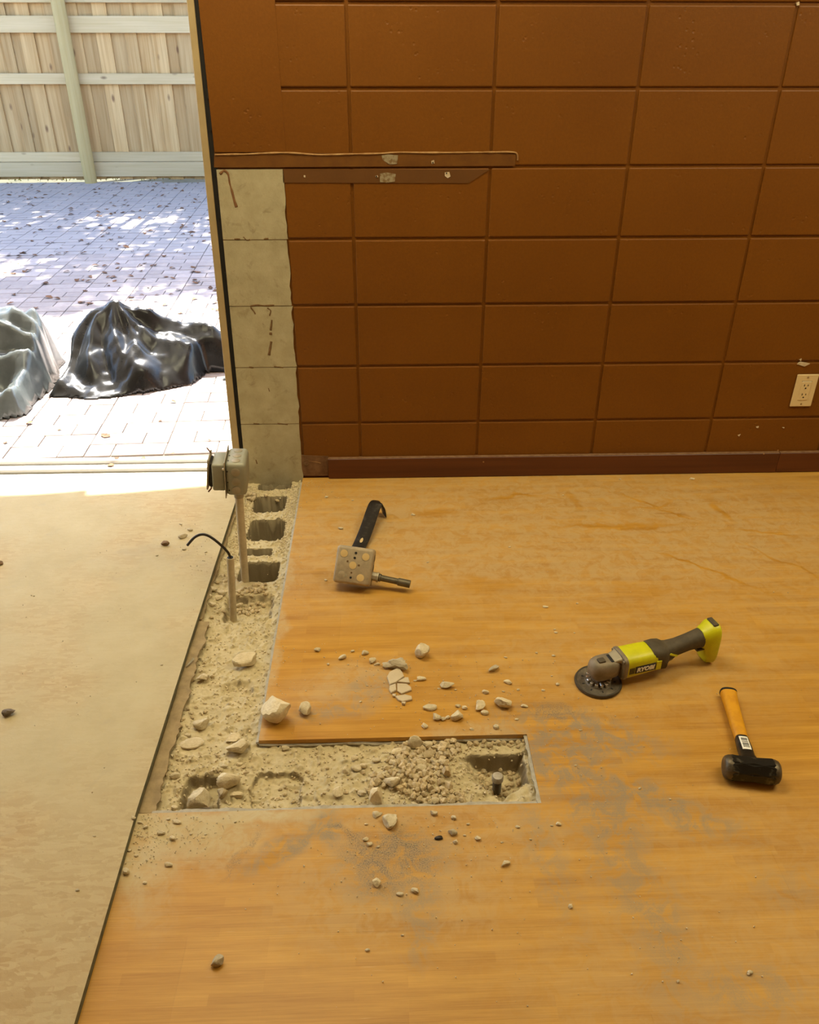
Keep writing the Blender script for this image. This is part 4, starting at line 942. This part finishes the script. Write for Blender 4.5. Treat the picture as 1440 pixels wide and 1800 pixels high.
BIG = [ # px,py,w,h,seed,cuts,label,kw
    (485, 1249, 54, 50, 201, 6, 'largest pale rounded rubble chunk at the corner of the cut plank floor', dict(tall=.85, sink=.01)),
    (536, 1245, 22, 28, 202, 7, 'pale egg-shaped rubble piece next to the largest chunk on the planks', {}),
    (743, 1146, 26, 27, 203, 6, 'round pale stone on the planks just above the crumbly mortar lump', dict(tall=.95)),
    (884, 1232, 32, 27, 204, 5, 'pitted three-cornered pale chunk on the planks near the grey dust', dict(tall=.8, rough=.2)),
    (803, 1257, 23, 20, 205, 6, 'pale lumpy stone touching a row of three smaller ones on the planks', dict(tall=.85)),
    (844, 1238, 20, 22, 206, 6, 'upright craggy pale stone between the pitted chunk and the trench edge', dict(rough=.18)),
    (786, 1203, 26, 16, 207, 5, 'flat-based wedge of pale rubble beside the cracked plaster flake', {}),
    (867, 1174, 23, 14, 208, 5, 'thin grey splinter of concrete alone on clean planks', dict(mt=GSTONE, rz=.6)),
    (383, 1687, 24, 22, 209, 6, 'single grey-tan stone alone on the planks below the floor board joint', dict(mt=GSTONE, tall=.85)),
    (888, 1515, 19, 13, 210, 5, 'kidney-shaped pale chip alone on the dusty planks', {}),
    (796, 1461, 16, 15, 211, 6, 'small grey craggy stone above a sliver, near the black shard', dict(mt=GSTONE)),
    (663, 1550, 15, 17, 212, 6, 'small pale craggy stone at the edge of the dark dust patch', {}),
    (685, 1438, 27, 32, 213, 5, 'pointed pale chunk resting on the lower trench edge', dict(tall=.5, deep=1.0)),
    (664, 1427, 18, 17, 214, 9, 'small smooth chunk wedged beside the pointed one on the trench edge', dict(z=-.004)),
    (662, 1400, 25, 36, 215, 6, 'tall upright block of rubble standing in the trench by its lower edge', dict(tall=1.05, sink=.02)),
    (690, 1374, 30, 28, 216, 10, 'big rounded lump half sunk in the gravel pile', dict(tall=.85)),
    (432, 1157, 46, 32, 217, 6, 'large smooth pale chunk lying alone in the dusty long trench', dict(rz=.35)),
    (355, 1266, 30, 26, 218, 5, 'angular pale chunk sunk in dust beside the old floor strip', dict(sink=.2)),
    (411, 1289, 26, 27, 219, 5, 'flat round chunk above the long oval one at the trench corner', dict(tall=.5)),
    (420, 1312, 42, 29, 220, 8, 'long oval pale chunk at the inner corner of the trench', dict(rz=.45, tall=.8)),
    (337, 1303, 44, 12, 221, 5, 'long thin sliver of rubble lying across the dusty trench', dict(tall=.8)),
    (350, 1389, 40, 42, 222, 4, 'angular four-sided pale block in the block core at the trench end', dict(tall=.8, z=-.034)),
    (404, 1366, 40, 38, 223, 7, 'rounded pale block piled on two others at the trench end', dict(tall=.9, z=-.020)),
    (391, 1391, 19, 24, 224, 6, 'narrow chunk wedged under the rounded pale block', dict(tall=.9, mt=PEB)),
    (417, 1391, 24, 17, 225, 5, 'flat wedge of rubble beside the narrow wedged chunk', {}),
    (594, 1384, 19, 38, 226, 6, 'elongated rubble sliver pointing along the trench between core and gravel', dict(tall=.35, deep=1.3, rz=0)),
    (307, 1357, 19, 15, 227, 6, 'small chunk in the dust beside the end of the old floor strip', {}),
    (357, 1187, 24, 18, 228, 6, 'lumpy rubble piece with two pebbles beside the torn tab', dict(rough=.18)),
    (730, 1303, 24, 27, 229, 3, 'square-cornered chip standing against the upper trench edge', dict(tall=1.0, deep=.6)),
    (751, 1306, 20, 14, 230, 4, 'brick-shaped chip against the upper trench edge beside the square one', {}),
    (717, 1305, 13, 15, 231, 5, 'small wedge left leaning between the square chip and the gravel', {}),
    (698, 1319, 22, 15, 232, 6, 'pale jagged chunk at the upper left rim of the gravel pile', dict(rough=.18)),
    (754, 1326, 24, 18, 233, 7, 'knobbly lump near the top of the gravel pile under the brick-shaped chip', dict(rough=.18, mt=PEB)),
    (740, 1339, 21, 15, 234, 6, 'pale almond-shaped stone in the middle of the gravel pile', {}),
    (737, 1353, 26, 15, 235, 5, 'pale triangular slab under the almond-shaped stone in the gravel', {}),
    (785, 1357, 16, 25, 236, 3, 'upright triangular shard between gravel pile and open core', dict(tall=.9, mt=PEB)),
    (704, 1333, 14, 18, 237, 7, 'upright oval stone at the left of the gravel pile', {}),
    (626, 1347, 20, 19, 238, 7, 'largest of the loose cluster of stones between core and gravel pile', {}),
    (608, 1350, 14, 18, 239, 6, 'upright chip at the left of the loose stone cluster', {}),
    (862, 1398, 22, 20, 240, 7, 'pale round stone beside the threaded pipe in the open core', dict(z=-.062, tall=.95)),
    (291, 955, 15, 12, 241, 6, 'rust-brown chip on the strand board near the cable end', dict(mt=DSTONE)),
    (17, 1250, 20, 21, 242, 5, 'dark brown stone alone on the strand board', dict(mt=simple('dark_brown_stone', (.16, .11, .06), (.10, .07, .04), .85, scale=2, bscale=4, bdist=.003), tall=.6)),
    (322, 942, 17, 10, 243, 5, 'flat grey chip on the strand board under the bent cable', dict(mt=GSTONE)),
    (0, 989, 12, 12, 244, 6, 'dark chip on the strand board at the sunlit side', dict(mt=DSTONE)),
    (771, 1472, 15, 7, 245, 5, 'flat black shard on the dusty planks below the trench', dict(mt=BLACKST)),
]
for (px, py, w, h, sd, cu, lb_, kw) in BIG: stone(px, py, w, h, lb_, seed=sd, cuts=cu, **kw)
L1, G1 = 'small pale rubble crumb on the planks between junction box and trench', 'rubble crumbs on the planks between box and trench'
for a in ((558, 1141, 12, 10), (602, 1154, 15, 12), (620, 1144, 7, 6), (642, 1146, 13, 12), (655, 1160, 13, 13), (663, 1167, 11, 7), (741, 1192, 17, 9), (730, 1196, 7, 4), (756, 1243, 25, 10), (768, 1260, 15, 15), (746, 1275, 13, 12), (780, 1263, 9, 9), (787, 1260, 9, 8),
          (577, 1167, 5, 6), (634, 1233, 5, 4), (772, 1210, 6, 4), (801, 1212, 5, 4), (893, 1198, 16, 9), (854, 1215, 13, 10), (852, 1252, 14, 10), (922, 1240, 13, 7), (980, 1202, 7, 7), (805, 1240, 10, 8), (817, 1243, 10, 9), (830, 1281, 8, 6), (872, 1277, 10, 10), (908, 1264, 8, 4),
          (943, 1147, 5, 4), (973, 1152, 7, 5), (911, 1212, 6, 5), (955, 1213, 7, 5), (885, 1215, 6, 4), (889, 1155, 7, 4), (646, 1205, 5, 3), (570, 1155, 4, 3), (612, 1168, 4, 3), (970, 1188, 4, 3), (1010, 1112, 4, 3)): stone(*a, L1, G1)
L2, G2 = 'small pale rubble crumb on the planks along the lower trench edge', 'rubble crumbs on the planks along the lower trench edge'
for a in ((763, 1428, 13, 12), (798, 1436, 10, 9), (800, 1478, 8, 11), (840, 1473, 11, 9), (823, 1448, 7, 5), (817, 1468, 6, 4), (910, 1453, 9, 5), (970, 1451, 6, 4), (982, 1447, 10, 9), (933, 1475, 6, 4), (883, 1480, 6, 4), (643, 1474, 11, 9), (650, 1483, 11, 9), (665, 1488, 6, 4), (644, 1448, 7, 5),
          (730, 1564, 15, 11), (703, 1571, 13, 8), (1003, 1592, 8, 9), (646, 1669, 9, 7), (707, 1643, 6, 5), (297, 1519, 15, 9), (223, 1530, 11, 15), (255, 1551, 8, 6), (304, 1472, 11, 10), (258, 1512, 5, 4), (1192, 1724, 5, 8), (1318, 1708, 13, 10), (235, 1437, 9, 7), (414, 1444, 5, 5), (336, 1465, 6, 5), (362, 1466, 5, 4), (296, 1439, 8, 6), (312, 1444, 15, 7), (284, 1463, 14, 9), (256, 1453, 9, 8), (247, 1445, 10, 6), (228, 1494, 8, 6), (240, 1503, 8, 6), (245, 1492, 6, 4)): stone(*a, L2, G2)
L3, G3 = 'tiny pale crumb scattered on clean planks near the tools', 'tiny crumbs on the planks around the tools'
for a in ((959, 1066, 10, 6), (977, 1111, 7, 5), (975, 1106, 5, 4), (1217, 841, 11, 5), (726, 904, 9, 6), (599, 928, 9, 7), (574, 873, 7, 5), (573, 1019, 6, 6), (620, 879, 5, 3), (1015, 1060, 5, 4), (896, 961, 5, 4), (1090, 842, 5, 3), (752, 988, 5, 3), (990, 870, 4, 3), (1125, 1385, 6, 5), (1012, 1345, 5, 4), (1178, 1404, 5, 4), (1020, 1283, 5, 4)): stone(*a, L3, G3, tall=.6)
L4, G4 = 'tiny grey crumb on the strand board near the cable', 'tiny crumbs on the strand board'
for a in ((334, 930, 10, 8), (324, 964, 8, 7), (318, 921, 5, 4), (356, 939, 5, 3), (362, 970, 5, 4), (276, 976, 5, 3), (284, 1168, 6, 4), (166, 1469, 6, 4), (60, 1047, 4, 3), (55, 1046, 4, 3), (137, 1563, 9, 6)): stone(*a, L4, G4, meshes=S_GR, tall=.5)
L5, G5 = 'loose pale pebble on the trench dust away from the gravel pile', 'loose pebbles on the trench dust'
for a in ((336, 1190, 10, 10), (373, 1186, 9, 8), (306, 1414, 13, 9), (502, 1313, 14, 11), (609, 1392, 10, 8), (634, 1390, 12, 11), (624, 1330, 13, 11), (639, 1343, 12, 12), (639, 1357, 10, 9), (637, 1391, 13, 13), (648, 1388, 11, 12), (663, 1372, 8, 9), (690, 1340, 14, 11), (777, 1341, 14, 14), (765, 1341, 13, 12), (776, 1316, 15, 11), (796, 1304, 14, 9), (777, 1304, 13, 11), (765, 1408, 15, 15), (728, 1411, 12, 8), (662, 1337, 16, 7), (617, 1367, 10, 6),
          (330, 1245, 8, 7), (338, 1258, 9, 6), (322, 1262, 8, 6), (345, 1240, 7, 6), (360, 1248, 8, 6), (386, 1285, 8, 7), (317, 1275, 9, 7), (330, 1290, 12, 7), (345, 1293, 9, 5), (383, 1325, 9, 6), (428, 1345, 9, 7), (433, 1357, 10, 6), (372, 1355, 10, 8), (384, 1352, 9, 7), (395, 1345, 14, 6), (420, 1340, 14, 7), (378, 1402, 14, 9), (365, 1408, 10, 7),
          (372, 1060, 16, 10), (385, 1048, 14, 12), (390, 1040, 14, 12), (376, 1035, 15, 11), (382, 1022, 11, 8), (418, 1050, 12, 13), (421, 1058, 9, 10), (393, 1070, 10, 6), (368, 1048, 12, 9), (372, 1082, 9, 7),
          (355, 1090, 8, 6), (365, 1100, 7, 5), (400, 1255, 6, 5), (420, 1262, 7, 5), (300, 1340, 7, 5), (500, 1385, 9, 7), (488, 1392, 8, 6), (520, 1380, 8, 6), (492, 1377, 8, 6), (540, 1350, 8, 7), (548, 1362, 7, 5), (575, 1347, 8, 6), (530, 1395, 7, 5), (515, 1398, 10, 7), (570, 1395, 7, 5)): stone(*a, L5, G5, meshes=S_ST if a[2] > 11 else P_PB, tall=.8)
# mortar lump and cracked plaster flake
mo = onZ(697, 1172); ml = stone_mesh(300, 3, 5, .34); ml.materials.append(GSTONE); o = link('mortar_lump', ml, None); o.scale = (.034, .019, .013); o.location = (mo.x, mo.y, .0115); o.rotation_euler = (0, 0, -.35); tag(o, 'crumbly grey mortar lump with jagged edges above the cracked plaster flake', 'mortar')
fo = onZ(702, 1200); pf = empty('plaster_flake', (fo.x, fo.y, 0)); tag(pf, 'flat plaster flake cracked into several pieces on the planks', 'plaster')
FL = simple('pale_plaster_face', (.60, .48, .30), (.55, .43, .26), .9, scale=40, bscale=200)
for poly in ([(680, 1193), (685, 1184), (701, 1176), (708, 1186), (711, 1192), (696, 1203), (685, 1207)], [(712, 1193), (718, 1193), (721, 1203), (716, 1203), (698, 1201)], [(685, 1208), (696, 1204), (697, 1216), (688, 1221), (684, 1215)], [(698, 1203), (715, 1204), (723, 1210), (724, 1215), (706, 1222), (698, 1217)], [(694, 1226), (712, 1223), (724, 1226), (725, 1232), (708, 1236), (700, 1233)], [(690, 1222), (697, 1222), (695, 1227), (690, 1226)], [(706, 1237), (714, 1237), (712, 1241), (707, 1240)]):
    bm = B(); pp = [onZ(x, y) for x, y in poly]; c_ = sum(pp, Vector())/len(pp); pp = [(c_+(q-c_)*.975)-fo for q in pp]; prism(bm, [(q.x, q.y) for q in pp], .0004, .0065+rnd.uniform(-.001, .0015)); bmesh.ops.bevel(bm, geom=[e for e in bm.edges if e.verts[0].co.z > .003 and e.verts[1].co.z > .003], offset=.0012, segments=1, affect='EDGES'); obj('fragment', bm, FL, pf)
# threaded pipe standing in the open core
tb = onZ(873, 1390, -.062); tz = bz(tb.x, tb.y); tp = empty('threaded_pipe', (tb.x, tb.y, tz)); tag(tp, 'short dark threaded pipe with bright steel cap standing in the open core', 'pipe')
prof = [(.0085, -.004)]; z = .0
while z < .034: prof += [(.0085, z), (.0098, z+.0012), (.0085, z+.0024)]; z += .0026
bm = B(); lathe(bm, prof, 16); obj('thread', bm, EMT, tp, True, 30)
bm = B(); lathe(bm, [(.0095, .034), (.0125, .036), (.0130, .044), (.0105, .0485), (.004, .049)], 18); obj('cap', bm, simple('dusty_cap', (.5, .44, .34), (.35, .3, .22), .5, .4, 60), tp, True, 35)
# gravel: pile, pebbles in the cores
def inpoly(x, y, P):
    c_ = False
    for i in range(len(P)):
        (xa, ya), (xb, yb) = P[i], P[i-1]
        if (ya > y) != (yb > y) and x < (xb-xa)*(y-ya)/(yb-ya)+xa: c_ = not c_
    return c_
def scatter(poly, n, wmin, wmax, label, group, spacing, zref=-.015, seed=0, lift=0.):
    R_ = random.Random(seed); pts = []; tries = 0; xs = [p[0] for p in poly]; ys = [p[1] for p in poly]
    while len(pts) < n and tries < n*60:
        tries += 1; x, y = R_.uniform(min(xs), max(xs)), R_.uniform(min(ys), max(ys))
        if not inpoly(x, y, poly) or any(abs(x-a) < spacing and ((x-a)**2+((y-b)*1.25)**2) < spacing**2 for a, b in pts): continue
        pts.append((x, y)); p = onZ(x, y, zref); w = R_.uniform(wmin, wmax)/ppm(p)/2
        o = link('pebble', R_.choice(P_PB), None); sz = w*R_.uniform(.65, .95)
        o.scale = (w, w*R_.uniform(.7, 1), sz); o.rotation_euler = (R_.uniform(-.4, .4), R_.uniform(-.4, .4), R_.uniform(0, 6.28)); o.location = (p.x, p.y, bz(p.x, p.y)+sz*.6+lift*R_.random()); tag(o, label, 'pebble', group)
PL = 'small tan pebble in the gravel pile heaped in the trench'
scatter([(690, 1318), (706, 1305), (800, 1304), (812, 1318), (796, 1332), (782, 1350), (776, 1366), (790, 1382), (812, 1400), (826, 1412), (745, 1415), (712, 1398), (672, 1392), (652, 1396), (652, 1366), (676, 1350)], 150, 9, 17, PL, 'gravel pile pebbles', 7.2, seed=1)
scatter([(822, 1303), (920, 1300), (930, 1312), (860, 1312), (826, 1312)], 14, 8, 12, 'pebble in the row along the upper trench edge beyond the pile', 'pebbles along upper trench edge', 8, seed=2)
scatter([(822, 1372), (838, 1355), (908, 1350), (914, 1382), (894, 1402), (870, 1408), (840, 1392)], 48, 7, 12, 'small pebble at the bottom of the open core around the pipe', 'pebbles in the open core', 6.0, -.058, 3)
scatter([(412, 1050), (436, 1038), (468, 1034), (470, 1052), (460, 1070), (430, 1078), (408, 1076)], 44, 6, 11, 'small pebble in the hollow at the foot of the conduit stub', 'pebbles round the conduit stub', 5.6, -.035, 4)
scatter([(444, 928), (492, 926), (492, 938), (442, 938)], 9, 8, 14, 'pebble at the bottom of the deepest rectangular block core', 'pebbles in the rectangular core', 7, -.15, 5)
# fine crumbs: stuff
def crumbs(name, pts, smin, smax, mt, label, zf, lift=1.05):
    keep = [(p.location.x, p.location.y, max(p.scale[:2])*1.15) for p in bpy.data.objects if p.name.startswith('rubble_chunk') and max(p.scale[:2]) > .008]+[(b0.x, b0.y, .03), (q0.x, q0.y, .03), (.594, -1.079, .075), (.70, -1.05, .05), (.76, -1.04, .05), (.82, -1.02, .05), (.88, -1.0, .06), (.846, -1.38, .08), (.87, -1.25, .04)]
    pts = [p for p in pts if all((p[0]-a)**2+(p[1]-b)**2 > r*r for a, b, r in keep)]
    vs, fs = [], []; R_ = random.Random(len(pts))
    for x, y in pts:
        s = R_.uniform(smin, smax); q = Euler((R_.uniform(0, 6), R_.uniform(0, 6), R_.uniform(0, 6))).to_matrix(); b = len(vs); z = zf(x, y)+s*lift
        vs += [tuple(Vector((x, y, z))+q @ Vector((v[0]*s*R_.uniform(.6, 1.1), v[1]*s*R_.uniform(.6, 1.1), v[2]*s*R_.uniform(.5, 1.)))) for v in ((1, 0, 0), (-1, 0, 0), (0, 1, 0), (0, -1, 0), (0, 0, 1), (0, 0, -1))]
        fs += [(b+i, b+j, b+k_) for i, j, k_ in ((0, 2, 4), (2, 1, 4), (1, 3, 4), (3, 0, 4), (2, 0, 5), (1, 2, 5), (3, 1, 5), (0, 3, 5))]
    me = bpy.data.meshes.new(name); me.from_pydata(vs, [], fs); o = link(name, me, mt); o['kind'] = 'stuff'; o['label'] = label; o['category'] = 'crumbs'; return o
RR = random.Random(21); pts = []
for _ in range(1500): pts.append((RR.uniform(-.40, -.212), RR.uniform(-1.42, -.02)))
for _ in range(900): pts.append((RR.uniform(-.40, .39), RR.uniform(-1.425, -1.245)))
for _ in range(900):
    x, y = RR.gauss(-.235, .012), RR.uniform(-.45, -.02)
    if x < -.211: pts.append((x, y))
for _ in range(700): pts.append((min(-.30, RR.gauss(-.385, .018)), RR.uniform(-.5, -.02)))
for _ in range(600): pts.append((RR.gauss(PILE.x+.02, .06), RR.uniform(-1.42, -1.26)))
pts = [p for p in pts if -.41 < p[0] < .39]
crumbs('trench_crumbs', pts, .0014, .0046, STONE, 'fine crumbs of broken concrete strewn over the trench dust', bz, .45)
pts = []
for cx, cy, sx, sy, n in ((800, 1230, 90, 40, 150), (780, 1480, 130, 40, 160), (700, 1540, 90, 40, 70), (300, 1460, 45, 22, 260), (250, 1480, 20, 30, 120), (1000, 1300, 90, 60, 90), (560, 870, 60, 12, 60), (545, 850, 20, 5, 60), (660, 1180, 60, 30, 110), (1100, 1100, 280, 160, 120), (900, 1650, 350, 90, 70), (500, 1160, 10, 90, 60), (525, 930, 8, 60, 60)):
    for _ in range(n):
        p = onZ(RR.gauss(cx, sx), RR.gauss(cy, sy))
        if ground(p.x, p.y) == 0.0 and p.y < -.02 and p.x < 2: pts.append((p.x, p.y))
crumbs('floor_crumbs', pts, .0006, .0022, STONE, 'fine pale grit scattered over the bamboo planks', lambda x, y: 0)
pts = []
for cx, cy, sx, sy, n in ((330, 940, 30, 25, 40), (370, 960, 25, 40, 40), (150, 1100, 120, 150, 60), (345, 1100, 15, 60, 50)):
    for _ in range(n):
        p = onZ(RR.gauss(cx, sx), RR.gauss(cy, sy), .015)
        if -1.6 < p.x < -.43 and p.y < -.03: pts.append((p.x, p.y))
crumbs('board_crumbs', pts, .0007, .0022, GSTONE, 'fine grit scattered over the strand board', lambda x, y: .015)
